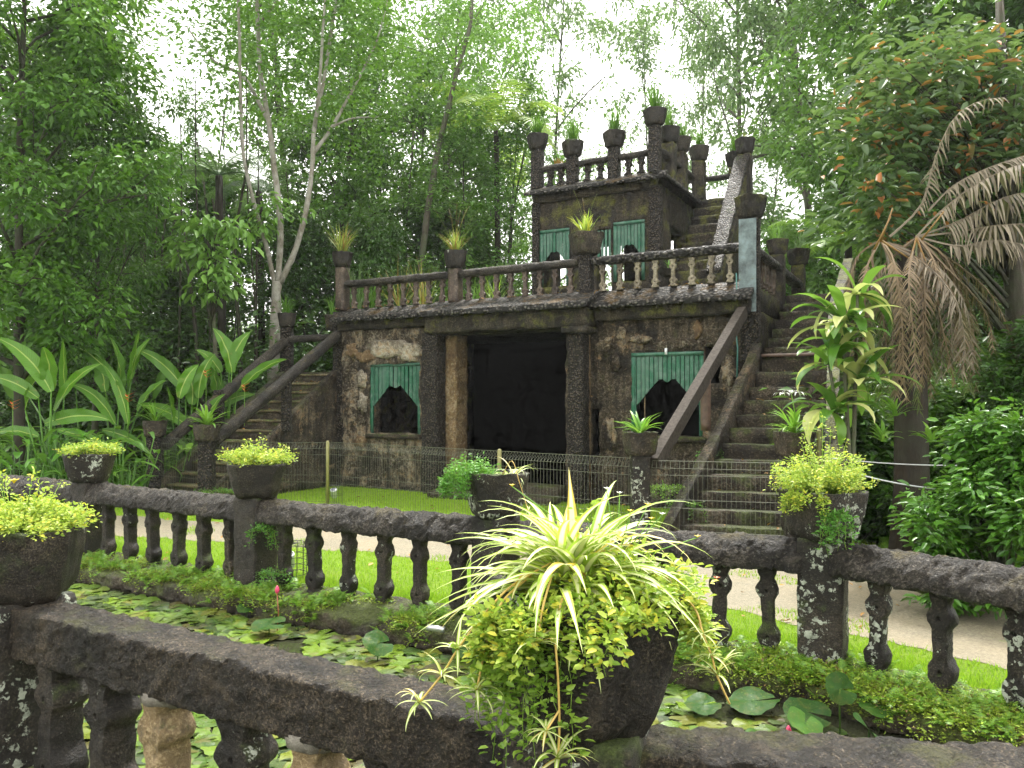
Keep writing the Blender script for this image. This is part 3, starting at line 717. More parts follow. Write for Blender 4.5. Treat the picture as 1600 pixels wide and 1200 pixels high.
def drill(o, holes, depth, yoff=0):
    cut = MB()
    for z, r in holes: cut.lathe([(r, -depth), (r, depth)], 10, M=Matrix.Translation((0, yoff, z)) @ Matrix.Rotation(R(90), 4, 'X'))
    c = cut.build('cutter', M['tan_stone'], rec=True)
    b = bmesh.new(); b.from_mesh(o.data); bmesh.ops.recalc_face_normals(b, faces=b.faces); b.to_mesh(o.data); b.free()
    md = o.modifiers.new('b', 'BOOLEAN'); md.operation = 'DIFFERENCE'; md.object = c; md.solver = 'EXACT'
    dg = bpy.context.evaluated_depsgraph_get(); me = bpy.data.meshes.new_from_object(o.evaluated_get(dg)); me.name = 'baluster'
    bpy.data.objects.remove(o); bpy.data.objects.remove(c); return me
FB = flat_baluster_mesh()
def place_baluster(me, mat, parent, loc, rz=0, sc=(1, 1, 1), name='baluster'):
    o = bpy.data.objects.new(name, me); COL.objects.link(o); o.parent = parent; o.location = loc; o.rotation_euler = (rnd.uniform(-.03, .03), rnd.uniform(-.035, .035), rz + rnd.uniform(-.06, .06)); o.scale = sc
    if not me.materials: me.materials.append(M['tan_stone'])
    o.material_slots[0].link = 'OBJECT'; o.material_slots[0].material = M[mat]; return o
ZR = 3.39
tposts = [F(531, 600)[0] + .02, F(709, 600)[0], F(914, 600)[0], F(1177, 600)[0] - .05]
def rail_local(u0, v0, z0, u1, v1, z1, w=.22, h=.13, mat='pebble', name='terrace_rail', amp=.018):
    m = MB(); m.bar((u0, v0, z0), (u1, v1, z1), w, h, .05, h * .42, amp, 8); return m.build(name, M[mat], castle)
for k, (a, b, nb) in enumerate(((tposts[0], tposts[1], 8), (tposts[1], tposts[2], 8), (tposts[2], tposts[3], 8))):
    rail_local(a + .1, .06, 3.86 + .01 * k, b - .1, .06, 3.87 + .012 * k, mat='rail_stone' if k < 2 else 'pebble')
    for i in range(nb):
        u = a + (b - a) * (i + 1) / (nb + 1)
        place_baluster(FB, ('baluster_brown', 'baluster_brown', 'baluster_tan')[k], castle, (u, .06, ZR), 0, (1, 1, 1))
for u, zt in zip(tposts, (4.2, 3.98, 4.0, 4.3)):
    m = MB(); w = .10 if u != tposts[3] else .13; m.rbox(u - w, u + w, -.05, .16, 3.36 if u != tposts[3] else 2.2, zt, .06, .02, amp=.015, sc=7); m.build('terrace_post', M['baluster_brown' if u < 1 else 'pillar'], castle)
m = MB(); m.rbox(tposts[3] - .14, tposts[3] + .11, -.085, -.075, 2.93, 4.28, .1, 0); m.build('metal_strip', M['steel_strip'], castle, smooth=False)
# terrace right side
rail_local(FR - .05, .2, 3.86, FR - .05, 4.2, 3.86)
for i in range(6): place_baluster(FB, 'baluster_brown', castle, (FR - .05, .5 + .26 * i, ZR), R(90))
for v, zt in ((2.15, 4.1), (4.3, 4.25)):
    m = MB(); m.rbox(FR - .17, FR + .07, v - .12, v + .12, 2.5, zt, .07, .02, amp=.02); m.build('terrace_post', M['cornice'], castle)
# the tower
TV = 1.5; TU0, TU1 = F(836, 600, TV)[0], F(1029, 600, TV)[0]; TB = 3.75; ZT0 = 3.335; ZT1 = 5.42
t1 = opening(845, 889, 362, 440, TV); t2 = opening(960, 1007, 346, 438, TV); td = opening(932, 955, 366, 500, TV)
tz0, tz1 = 3.75, 4.80
wall('tower_wall', TU0, TU1, ZT0, ZT1, [(t1[0], t1[1], tz0, tz1), (t2[0], t2[1], tz0, tz1), (td[0], td[1], ZT0, 4.72)], TV, .22, 'cornice', amp=.03)
wall('tower_wall', TU0, TU1, ZT0, ZT1, [(TU0 + .25, TU0 + 1.0, 3.6, 4.85), (TU1 - 1.0, TU1 - .25, 3.5, 4.85)], TB - .22, .22, 'cornice', amp=.02)
wall('tower_wall', TV + .225, TB - .225, ZT0, ZT1, [(TV + .7, TV + 1.5, 3.7, 4.8)], TU1, .2, 'cornice', amp=.03, axis='v')
wall('tower_wall', TV + .225, TB - .225, ZT0, ZT1, [(TV + .7, TV + 1.6, 3.6, 4.8)], TU0 + .2, .2, 'cornice', amp=.02, axis='v')
mb = MB(); mb.rbox(TU0 - .05, TU1 + .05, TV - .05, TB + .05, ZT1 + .003, 5.60, .1, .02, amp=.02); mb.build('tower_slab', M['cornice'], castle)
def tskirt(a, b, rot):   # sloping pebble cornice on front and right side
    pass
m = skirt(TU0 - .12, TU1 + .14, TV - .22, 5.66, 5.50, th=.06, v_in=TV + .1); m.build('tower_cornice', M['pebble'], castle, rec=True)
m = MB(); m.rbox(TV - .2, TB + .15, -.10, .22, -.06, 0, .06, 0, None, lambda p: (TU1 + p.y, p.x, 5.66 - .16 * (p.y + .1) / .32 + p.z), .018, 9); m.build('tower_cornice', M['pebble'], castle, rec=True)
mb = MB(); mb.rbox(TU0 - .02, TU1 + .02, TV - .08, TV - .0, 5.32, 5.52, .08, .02, amp=.02); mb.build('tower_frieze', M['cornice'], castle)
for a, b in ((TU0 - .04, TU0 + .10), (TU1 - .16, TU1 + .05)):
    mb = MB(); mb.rbox(a, b, TV - .07, TV + .1, ZT0, 5.35, .06, .02, amp=.02); mb.build('tower_pillar', M['pillar'], castle)
shutter(t1[0], t1[1], tz0, tz1, TV - .01, 9, edge=.62, apex=.36, mid=.42)
shutter(t2[0], t2[1], tz0, tz1, TV - .01, 9, edge=.62, apex=.36, mid=.42)
m = MB()
for i in range(4): m.rbox(td[0] + .02 + i * (td[1] - td[0]) / 4, td[0] + (i + .9) * (td[1] - td[0]) / 4, TV + .0, TV + .02, 4.15 - .1 * (i % 2), 4.7, .5, 0)
m.build('door_shutter', M['green_paint'], castle, smooth=False)
tp_u = [F(x, 600, TV)[0] for x in (837, 892, 957, 1021)]
tp_z = [6.36, 6.12, 6.17, 6.44]
for u, zt in zip(tp_u, tp_z):
    m = MB(); m.rbox(u - .10, u + .10, TV - .02, TV + .18, 5.58, zt, .06, .02, amp=.02, sc=7); m.build('tower_post', M['pillar'], castle)
for a, b in zip(tp_u, tp_u[1:]):
    rail_local(a + .08, TV + .08, 5.98, b - .08, TV + .08, 5.99, .16, .1, 'rail_stone', 'tower_rail')
    for f in (.36, .68): place_baluster(FB, 'pillar', castle, (a + (b - a) * f, TV + .08, 5.57), 0, (1.25, 1.3, .86))
side_posts = [(TU1 - .02, 2.15, 6.28), (TU1 - .02, 2.85, 6.3), (TU1 + .1, 3.7, 6.35), (TU1 + .75, 3.95, 6.2)]
for u, v, zt in side_posts:
    m = MB(); m.rbox(u - .12, u + .12, v - .12, v + .12, 5.55 if v < 3.9 else 4.6, zt, .06, .02, amp=.03, sc=6); m.build('tower_post', M['cornice'], castle)
rail_local(TU1 - .02, TV + .2, 6.02, TU1 - .02, 3.6, 6.02, .15, .1, 'rail_stone', 'tower_rail')
rail_local(TU0, 3.7, 6.02, TU1 + .9, 3.9, 6.02, .15, .1, 'rail_stone', 'tower_rail')
for u in (TU0 + .3, TU0 + .9, TU0 + 1.5): 
    m = MB(); m.rbox(u - .08, u + .08, 3.6, 3.78, 5.57, 6.0, .08, .02, amp=.02); m.build('tower_post', M['cornice'], castle)
# tower stair
ts = thing('tower_staircase', 'narrow mossy stair climbing from the terrace to the tower roof', 'stairs', Wd(TU1 + .5, 1.6, 3.34), CA)
org = (TU1 + .5, 1.6, 3.34)
NS = 11
for i in range(NS):
    v0 = .19 * i; z1 = 2.2 * (i + 1) / NS; m = MB(); m.rbox(-.40, .36, v0, v0 + .24, z1 - .3, z1, .08, .015, amp=.02, sc=6); m.build('step', M['cornice'], ts)
m = MB(); m.bar((.46, -.15, .45), (.46, 2.0, 2.95), .26, .10, .06, .03, .02, 8); m.build('slab_rail', M['pillar'], ts)
m = MB()
m.rbox(.40, .56, 0, 2.1, 0, 1, .12, 0, None, lambda p: (p.x, p.y, -.02 + p.z * (.35 + p.y * 1.15)), .02, 6); m.build('stringer_wall', M['cornice'], ts)
m = MB(); m.rbox(.36, .62, 1.95, 2.2, 1.2, 3.0, .08, .02, amp=.03); m.build('top_post', M['cornice'], ts)

# ------------------------------------------------------------------ the two big staircases
def quadstep(parent, a, b, c, d, z0, z1, mat, name='step', treadmat=None):
    a, b, c, d = [Vector(q) for q in (a, b, c, d)]; o = parent.location
    def fn(p):
        q = a.lerp(b, p.x).lerp(d.lerp(c, p.x), p.y); return (q.x - o.x, q.y - o.y, p.z - o.z)
    L = (b - a).length; m = MB(); nx = int(L / .1)
    m.rbox(0, 1, 0, 1, z0, z1, .10, 0, None, fn, .02, 6); return m.build(name, M[mat], parent)
rs = thing('stone_staircase', 'wide mossy stone staircase rising beside the right end of the castle', 'stairs', (2.4, 8.7, 0))
ys = [850, 825, 800, 771, 744, 720, 695, 670, 649, 626, 605, 581, 557]
LN = []; RN = []; ZN = []
for i in range(13):
    t = i / 12; l = Vector((1.72, 8.72)).lerp(Vector((3.56, 11.42)), t); r = Vector((3.22, 8.28)).lerp(Vector((4.36, 11.0)), t)
    LN.append(l); RN.append(r); ZN.append(max(.1, CH - (ys[i] - HY) * (l.y * .6 + r.y * .4) / FPX))
d_ = Vector((su, cu))
for i in range(12): quadstep(rs, LN[i], RN[i], RN[i + 1] + d_ * .04, LN[i + 1] + d_ * .04, max(0, ZN[i] - .4), ZN[i], 'step')
quadstep(rs, LN[12], RN[12], RN[12] + d_ * .9, LN[12] + d_ * .9, ZN[12] - .3, ZN[12], 'step', 'landing')
o = rs.location; m = MB(); a = Vector((LN[12].x, LN[12].y, ZN[12] + .02)) - o; b = Vector((RN[12].x, RN[12].y, ZN[12] + .02)) - o
m.bar(a, b, .10, .05, .1, .01); m.build('landing_plank', M['timber_brown'], rs)
for i in range(7):
    v = .45 + .3 * i; z = ZN[12] + .165 * (i + 1)
    quadstep(rs, Wd(5.84, v, 0).xy, Wd(6.72, v, 0).xy, Wd(6.72, v + .36, 0).xy, Wd(5.84, v + .36, 0).xy, z - .4, z, 'step')
def slope_wall(parent, pts, thick, zb, mat, name, side):   # pts: world nosing points with top z; wall from zb up to z
    o = parent.location; m = MB(); n = len(pts)
    for i in range(n - 1):
        a, b = Vector(pts[i]), Vector(pts[i + 1]); t = (b - a).xy.normalized(); nn = Vector((-t.y, t.x)) * side * thick
        def fn(p):
            q = a.lerp(b, p.x); return (q.x + nn.x * p.y - o.x, q.y + nn.y * p.y - o.y, zb + (q.z - zb) * p.z - o.z)
        m.rbox(0, 1, 0, 1, 0, 1, .12, 0, None, fn, .018, 7)
    return m.build(name, M[mat], parent)
slope_wall(rs, [(LN[0].x, LN[0].y, ZN[0] + .14), (LN[6].x, LN[6].y, ZN[6] + .16), (LN[12].x, LN[12].y, ZN[12] + .2)], .12, 0, 'facade', 'stringer_wall', 1)
slope_wall(rs, [(RN[0].x, RN[0].y, ZN[0] + .5), (RN[12].x, RN[12].y, ZN[12] + .7), (*Wd(6.74, 2.4, 0).xy, 4.0)], .14, 0, 'cornice', 'outer_wall', -1)
N1 = Vector((1.44, 9.0, 0)); N2 = Vector((3.03, 8.6, 0))
for q in (N1, N2):
    m = MB(); m.rbox(-.105, .105, -.105, .105, 0, 1.05, .05, .02, Matrix.Translation(q - o), None, .012, 8); m.build('newel_post', M['lichen_stone' if q is N1 else 'dark_stone'], rs)
ha = Vector((1.60, 9.02, .93)); hb = Wd(5.66, -.16, 2.93)
m = MB(); m.bar(ha - o, hb - o, .13, .17, .15, .012, .004, 6); m.build('timber_handrail', M['timber'], rs, smooth=False)
mid = ha.lerp(hb, .52); m = MB(); m.rbox(-.06, .06, -.05, .05, 1.25, mid.z - .05, .1, .01, Matrix.Translation(Vector((mid.x, mid.y, 0)) - o)); m.build('rail_support', M['timber_brown'], rs)

ls = thing('stone_staircase', 'mossy stone staircase with fallen leaves rising at the left end of the castle', 'stairs', Wd(-2.7, -3, 0))
o = ls.location
for i in range(1, 13):
    v = -3.1 + .26 * i; z = .05 + .175 * i
    a, b, c, e = [Wd(u, vv, 0).xy for u, vv in ((-3.3, v), (-2.08, v), (-2.08, v + .3), (-3.3, v + .3))]
    quadstep(ls, a, b, c, e, max(0, z - .4), z - .03, 'step')
    def fn(p, a=a, b=b, c=c, e=e):
        q = Vector(a).lerp(Vector(b), p.x).lerp(Vector(e).lerp(Vector(c), p.x), p.y); return (q.x - o.x, q.y - o.y, p.z)
    m = MB(); m.rbox(0, 1, -.06, 1, z - .028, z + .012, .1, 0, None, fn, .012, 9); m.build('tread', M['tread_tan'], ls)
quadstep(ls, *[Wd(u, vv, 0).xy for u, vv in ((-3.3, .02), (-2.02, .02), (-2.02, 1.4), (-3.3, 1.4))], 0, 2.2, 'step', 'landing')
slope_wall(ls, [(*Wd(-2.02, -2.95, 0).xy, .22), (*Wd(-2.02, -1.6, 0).xy, 1.12), (*Wd(-2.02, .0, 0).xy, 2.26)], .12, 0, 'facade', 'stringer_wall', 1)
slope_wall(ls, [(*Wd(-3.3, -2.95, 0).xy, .3), (*Wd(-3.3, 0, 0).xy, 2.3)], .12, 0, 'step', 'stringer_wall', 1)
def hrail(u, v0, z0, v1, z1):
    m = MB(); m.bar(Wd(u, v0, z0) - o, Wd(u, v1, z1) - o, .19, .19, .07, .075, .012, 7); m.build('handrail', M['rail_stone'], ls)
hrail(-2.0, -3.0, .98, .0, 2.93); hrail(-3.35, -2.9, .85, .0, 2.85)
m = MB(); m.bar(Wd(-3.35, 0, 2.86) - o, Wd(-2.1, 0, 2.86) - o, .15, .14, .08, .04, .012, 7); m.build('handrail', M['rail_stone'], ls)
NL1 = Wd(-2.05, -3.08, 0); NL2 = Wd(-3.42, -2.98, 0)
for q, zt in ((NL1, 1.02), (NL2, 1.06), (Wd(-3.35, 0, 0), 3.1), (Wd(-2.05, .06, 0), 3.35)):
    m = MB(); m.rbox(-.11, .11, -.11, .11, 0, zt, .06, .02, Matrix.Translation(q - o), None, .012, 8); m.build('newel_post', M['pillar'], ls)
for u, v, zb in ((-2.0, -1.4, 1.1), (-3.35, -1.7, .9)):
    m = MB(); m.rbox(-.08, .08, -.08, .08, zb, 1.0 + (v + 3.0) * .64, .06, .015, Matrix.Translation(Wd(u, v, 0) - o), None, .01, 8); m.build('rail_support', M['pillar'], ls)

# ------------------------------------------------------------------ balustrades round the pond
def knob_profile(t):
    pts = [(0, .95), (.05, .92), (.115, .62), (.20, 1.0), (.27, 1.0), (.355, .60), (.63, .56), (.70, .98), (.76, .98), (.845, .55), (.93, .82), (1, .95)]
    for (a, x), (b, y) in zip(pts, pts[1:]):
        if t <= b: return x + (y - x) * (t - a) / (b - a)
    return .9
def pond_baluster(hw, H, seed, dep=.055):
    m = MB(); m.rbox(-hw, hw, -dep, dep, 0, H, .017, .0, None, lambda p: (p.x * knob_profile(p.z / H) * (1 - .22 * (abs(p.y) / dep) ** 2), p.y * (.8 + .2 * knob_profile(p.z / H)), p.z), 0)
    for i, v in enumerate(m.v): m.v[i] = tuple(Vector(v) + rv(Vector(v) + Vector((seed * 3, 0, 0)), .012, 14))
    ob = m.build('tmp', M['dark_stone'])
    return drill(ob, [(H * .235, .013), (H * .73, .013)], .02, -dep)
PB = [pond_baluster(.074, .60, k) for k in range(4)]
FBm = [pond_baluster(.098, .60, 10 + k, .075) for k in range(3)]
def seg_rail(parent, A, B, z0, z1, w, mat, hump=True, gap=.0, amp=.02, sp=.03, sc=7):
    o = parent.location; A = Vector((*A, 0)); B = Vector((*B, 0)); d = (B - A).normalized()
    a = A + d * gap; b = B - d * gap; h = (z1 - z0); zc = (z0 + z1) / 2
    def fn(p):
        if not hump: return p
        t = (p.z + h / 2) / h; k = 1 - .62 * max(0, t - .25) ** 1.6 / .75 ** 1.6
        return (p.x, p.y * k, p.z)
    m = MB(); m.bar(a + Vector((0, 0, zc)) - o, b + Vector((0, 0, zc)) - o, w, h, sp, .02, amp, sc, fn); return m.build('rail', M[mat], parent)
def post(parent, p, w, z0, z1, mat, rz=0, name='post'):
    o = parent.location; m = MB(); Mx = Matrix.Translation(Vector((p[0], p[1], 0)) - o) @ Matrix.Rotation(rz, 4, 'Z')
    m.rbox(-w / 2, w / 2, -w / 2, w / 2, z0, z1, .035, .015, Mx, None, .012, 10); return m.build(name, M[mat], parent)
bal = thing('pond_balustrade', 'rough black stone balustrade on a mossy kerb along the far side of the lily pond', 'balustrade', (-.12, 5.9, 0))
MAT_SEG = [['dark_stone'] * 6, ['dark_stone'] * 5 + ['step'], ['dark_stone', 'dark_stone', 'lichen_stone', 'lichen_stone', 'dark_stone', 'dark_stone'], ['dark_stone', 'dark_stone', 'dark_stone', 'lichen_stone', 'lichen_stone', 'lichen_stone'], ['lichen_stone'] * 6]
for k in range(5):
    A, B = MIDP[k], MIDP[k + 1]; dv = (Vector(B) - Vector(A)); L = dv.length; rz = math.atan2(dv.y, dv.x)
    seg_rail(bal, A, B, .585, .775, .27, 'rail_stone', gap=.10, amp=.034, sp=.02, sc=11)
    for i in range(6):
        t = (.34 + i * (L - .66) / 5) / L; q = Vector(A) + dv * t
        place_baluster(PB[(i + k) % 4], MAT_SEG[k][i], bal, Vector((q.x, q.y, .0)) - bal.location, rz + rnd.uniform(-.08, .08), (rnd.uniform(.92, 1.08), 1, 1))
    # kerb slab under the balusters, stepping out over the pond
    nrm = Vector((dv.y, -dv.x)).normalized(); a = Vector(A) + nrm * .13; b = Vector(B) + nrm * .13
    m = MB(); m.bar(Vector((a.x, a.y, -.045)) - bal.location, Vector((b.x, b.y, -.045)) - bal.location, .56, .15, .035, .04, .05, 9, lambda p: (p.x, p.y, p.z + .08 * p.y)); m.build('kerb', M['slab'], bal)
for k, q in enumerate(MIDP):
    post(bal, q, .27, -.02, .80, 'lichen_stone' if k == 4 else 'dark_stone', math.atan2(-1.2, 2.1))
fro = thing('pond_balustrade', 'worn black stone balustrade in the foreground with two repaired tan balusters', 'balustrade', (-2.22, 3.55, 0))
seg_rail(fro, FRONT[0], FRONT[1], .555, .765, .2, 'front_stone', False, .1, .014, .03)
seg_rail(fro, FRONT[1], FRONT[2], .555, .765, .2, 'front_stone', False, .05, .020, .012, 15)
seg_rail(fro, FRONT[2], FRONT[3], .545, .75, .22, 'front_stone', False, .05, .020, .012, 15)
seg_rail(fro, FRONT[3], FRONT[4], .545, .75, .22, 'front_stone', False, .0, .022, .04)
A = Vector(FRONT[1]); dv = Vector(FRONT[2]) - A; rz = math.atan2(dv.y, dv.x)
for i, t in enumerate((.135, .262, .385, .535, .655, .775, .885)):
    q = A + dv * t; mt = 'tan_stone' if i in (2, 4) else 'dark_stone'
    place_baluster(FBm[i % 3], mt, fro, Vector((q.x, q.y, 0)) - fro.location, rz + rnd.uniform(-.1, .1), (1, 1, .95))
    if i in (2, 4):
        m = MB(); m.lathe([(.060, .505), (.10, .53), (.105, .575)], 12, amp=.018, sc=20, M=Matrix.Translation(Vector((q.x, q.y, 0)) - fro.location)); m.build('cement_patch', M['cement'], fro)
for i in range(4):
    t = .15 + .24 * i; q = Vector(FRONT[0]).lerp(Vector(FRONT[1]), t); place_baluster(FBm[i % 3], 'dark_stone', fro, Vector((q.x, q.y, 0)) - fro.location, rz)
    q = Vector(FRONT[2]).lerp(Vector(FRONT[3]), t + .06); place_baluster(FBm[i % 3], 'dark_stone', fro, Vector((q.x, q.y, 0)) - fro.location, 0)
post(fro, (-2.2, 3.56), .34, 0, .78, 'lichen_stone', rz); post(fro, (.185, 2.15), .34, 0, .80, 'lichen_stone', rz * .6); post(fro, FRONT[3], .22, 0, .72, 'dark_stone')
m = MB()
for k in range(4):
    a, b = Vector((*FRONT[k], .02)), Vector((*FRONT[k + 1], .02)); m.bar(a - fro.location, b - fro.location, .4, .1, .08, .03, .02, 5)
m.build('kerb', M['slab'], fro)

# ------------------------------------------------------------------ planters and what grows in them
def octo(c=1.22): return lambda th: min(1 / max(abs(math.cos(th)), abs(math.sin(th))), c / (abs(math.cos(th)) + abs(math.sin(th))))
def planter(label, loc, w, h, mat='dark_stone', rz=0, flare=.72, chip=0, n=40, amp=.012, ex=.8):
    t = thing('stone_planter', label, 'planter', loc, rz); r = w / 2
    prof = [(r * flare * .86, 0), (r * flare, .02)] + [(r * (flare + (1 - flare) * (i / 7) ** ex), .02 + (h - .03) * i / 7) for i in range(1, 8)] + [(r * 1.0, h), (r * .82, h), (r * .80, h - .05)]
    m = MB(); m.lathe(prof, n, octo(), R(0), amp=amp * 1.6, sc=13, cap=False)
    k = n; m.f.append(tuple(range(k - 1, -1, -1)))
    m.build('pot', M[mat], t)
    s = MB(); s.lathe([(r * .86, h - .055), (.001, h - .03)], 24, octo(), amp=.01, sc=12, cap=False); s.build('soil', M['soil'], t)
    return t
def sedum(label, loc, rx, rz_, n, leaf=.02, seed=1, mat='leaf_sedum', name='sedum_plant', cat='plant', droop=.0, hang=None, h=.1, stems=50):
    """a low mound of many small fleshy leaves on thin stems"""
    rg = random.Random(seed); rng = np.random.default_rng(seed); t = thing(name, label, cat, loc); cen = []; sm = MB()
    for i in range(stems):
        a = rg.uniform(0, 6.283); q = math.sqrt(rg.random()); x, y = rx * q * math.cos(a), rx * q * math.sin(a) * rz_
        hh = h * (1.1 - .6 * q * q) * rg.uniform(.35, 1.2) * (1.6 if rg.random() < .12 else 1); e = Vector((x * 1.25, y * 1.25, hh - droop * q * q))
        b = Vector((x * .6, y * .6, 0)); mid = b.lerp(e, .5) + Vector((0, 0, .02)); sm.tube([b, mid, e], [.0022, .002, .0012], 4)
        for f in (.45, .7, .9, 1.0): cen.append(tuple(b.lerp(e, f) + Vector((0, 0, .02 * (1 - f)))))
    if hang:
        for i in range(hang[0]):
            a = R(rg.uniform(*hang[2])); b = Vector((rx * .95 * math.cos(a), rx * rz_ * .95 * math.sin(a), .02)); L = hang[1] * rg.uniform(.3, 1); pts = [b]
            for k in range(1, 7): pts.append(b + Vector((math.cos(a) * .05 * math.sqrt(k / 6) + rg.uniform(-.012, .012), math.sin(a) * .05 * math.sqrt(k / 6), -L * (k / 6) ** 1.3)))
            sm.tube(pts, .0012, 4)
            for k in range(12): cen.append(tuple(pts[min(6, int(k / 2))].lerp(pts[min(6, int(k / 2) + 1)], .5 * (k % 2)) ))
    per = max(1, n // len(cen)); V, Fc = cluster_leaves(cen, per, (leaf * .7, leaf * .7, leaf * .6), leaf, rng, .55, T6, .15, tilt=.7)
    sm.build('stems', M['leaf_pot'], t); link('leaves', np_mesh('leaves', V, Fc), M[mat], t); return t
def tuft(label, loc, n=40, L=.3, w=.012, seed=1, mat='leaf_tuft', name='grass_tuft', el=(45, 88), droop=(.2, 1.1), group=None, jit=.06, cat='plant', stalks=0):
    rg = random.Random(seed); m = MB(); rosette(m, (0, 0, 0), n, L, w, rg, el, droop, .2, 5, jit, LIN, 1)
    if stalks:
        t = thing(name, label, cat, loc, 0, group); m.build('blades', M[mat], t); s = MB()
        for i in range(stalks):
            a = rg.uniform(0, 6.28); s.tube(arc((0, 0, 0), a, R(rg.uniform(70, 88)), L * 1.9, .4, 6), .002, 4)
        s.build('stalks', M['leaf_tuft'], t); return t
    o = m.build(name, M[mat], None, loc); return props(o, label, cat, group)
def strap_plant(label, loc, n=26, L=.34, w=.035, seed=1, mat='leaf_strap', name='strap_leaf_plant', flower=False):
    rg = random.Random(seed); t = thing(name, label, 'plant', loc); m = MB(); rosette(m, (0, 0, 0), n, L, w, rg, (25, 80), (.7, 1.7), .35, 8, .02); m.build('leaves', M[mat], t)
    if flower:
        s = MB(); s.tube([(0, 0, 0), (.01, 0, .25), (-.03, -.01, .44)], [.008, .007, .006], 6); s.build('flower_stalk', M['leaf_strap'], t)
        for k, c in enumerate(((-.03, -.01, .45), (-.13, -.02, .44), (.04, 0, .46))):
            f = MB()
            for i in range(6): ribbon(f, c, i * 1.047 + k, R(45 - 15 * k), .12, .016, 2.2, 7, None, .2)
            f.build('flower', M['petal_white'], t)
    return t
# on the far pond balustrade
mq = MIDP
planter('square black planter of pale groundcover at the left end of the pond balustrade', (mq[1][0], mq[1][1], .79), .54, .30, 'lichen_stone', R(-30))
sedum('low pale green sedum mound in the leftmost planter of the pond balustrade', (mq[1][0], mq[1][1], 1.08), .24, .9, 2600, .026, 11, h=.10, stems=70)
planter('broad black planter on the pond balustrade below the left handrail of the castle', (mq[2][0], mq[2][1], .79), .56, .30, 'dark_stone', R(-25))
sedum('spiky yellow-green sedum mound in the planter below the left stone handrail', (mq[2][0], mq[2][1], 1.08), .27, .9, 3000, .024, 12, h=.14, stems=80)
planter('black planter half hidden behind the big spider plant, holding a bushy herb', (mq[3][0], mq[3][1], .79), .50, .33, 'lichen_stone', R(-25))
planter('black planter with round white lichen rosettes on the right post of the pond balustrade', (mq[4][0], mq[4][1], .79), .52, .30, 'lichen_stone', R(-22), .76)
sedum('tall fluffy yellow-green sedum overflowing the lichen spotted planter by the right staircase', (mq[4][0], mq[4][1], 1.06), .27, .95, 7500, .018, 13, h=.24, stems=170, hang=(10, .14, (190, 260)))
sedum('small green creeper hanging on the side of the lichen spotted planter', (mq[4][0] - .02, mq[4][1] - .24, .95), .07, .3, 700, .022, 14, 'leaf_weed', 'creeper', h=.03, stems=12, hang=(14, .26, (200, 340)))
sedum('bushy fresh green herb at the left side of the half hidden planter', (mq[3][0] - .17, mq[3][1] - .05, 1.06), .17, .9, 3400, .022, 15, 'leaf_weed', 'herb_plant', h=.14, stems=80, hang=(22, .14, (150, 260)))
def spider(label, loc, n, L, w, seed, az=(0, 360), el=(15, 85), droop=(1., 2.4), extra=()):
    rg = random.Random(seed); t = thing('spider_plant', label, 'plant', loc); m = MB()
    for i in range(n):
        a = R(rg.uniform(*az)); e = R(rg.uniform(*el)); b = Vector((rg.uniform(-.04, .04), rg.uniform(-.04, .04), 0))
        ribbon(m, b, a, e, L * rg.uniform(.6, 1.15), w * rg.uniform(.75, 1.2), rg.uniform(*droop) * (.6 + .5 * math.sin(e)), 12, lambda t: (.55 + .45 * math.sin(math.pi * min(1, t * 1.2))) * (1 - t ** 3.5) + .01, .35, rg.uniform(-.5, .5), 4)
    for a, e, l, dr in extra: ribbon(m, (0, 0, 0), R(a), R(e), l, w * 1.1, dr, 12, lambda t: (.55 + .45 * math.sin(math.pi * min(1, t * 1.2))) * (1 - t ** 3.5) + .01, .35, 0, 4)
    m.build('leaves', M['leaf_spider'], t); return t
def plantlet(parent, c, seed, s=1, n=13):
    rg = random.Random(seed); m = MB(); o = Vector(c) - parent.location
    for i in range(n): ribbon(m, o, rg.uniform(0, 6.28), R(rg.uniform(-20, 70)), .075 * s * rg.uniform(.7, 1.2), .009 * s, rg.uniform(.8, 2.2), 6, LIN, .3, 0, 2)
    m.build('plantlet', M['leaf_spider'], parent)
def runner(parent, pts, Y, seeds, s=1):
    o = parent.location; ps = []
    for i, q in enumerate(pts): ps.append(P(q[0], q[1], q[2] if len(q) > 2 else Y))
    sm = []
    for i in range(len(ps) - 1):
        a, b = ps[max(i - 1, 0)], ps[i]; c, d = ps[i + 1], ps[min(i + 2, len(ps) - 1)]
        for k in range(5):
            t = k / 5; sm.append(.5 * ((2 * b) + (c - a) * t + (2 * a - 5 * b + 4 * c - d) * t * t + (3 * b - a - 3 * c + d) * t ** 3))
    sm.append(ps[-1]); m = MB(); m.tube([q - o for q in sm], .0028 * s, 5); m.build('runner', M['stolon'], parent)
    for (i, sd, ss) in seeds: plantlet(parent, ps[i], sd, ss)
sp2 = spider('small variegated spider plant in the half hidden planter behind the big one', (mq[3][0] + .10, mq[3][1] - .02, 1.07), 26, .26, .014, 21, el=(10, 70))
runner(sp2, [(785, 742, 5.75), (800, 720, 5.6), (812, 755, 5.55), (820, 780, 5.55), (826, 800, 5.5)], 5.6, [(4, 5, .9)], .9)
planter('huge black octagonal planter in the foreground, overgrown by a variegated spider plant', (.185, 2.13, .775), .53, .375, 'pot_stone', R(-14), .62, n=80, amp=.02, ex=.55)
spd = spider('large cream striped spider plant spilling over the big foreground planter', (.165, 2.12, 1.14), 165, .38, .033, 31, (0, 360), (0, 78), (1.0, 2.6), [(95, 82, .34, .4), (170, 45, .40, 1.3), (155, 40, .40, 1.0), (180, 22, .40, 1.1), (190, 10, .38, 1.0), (0, 25, .38, 1.3), (-20, 20, .34, 1.8), (100, 60, .36, 1.2)])
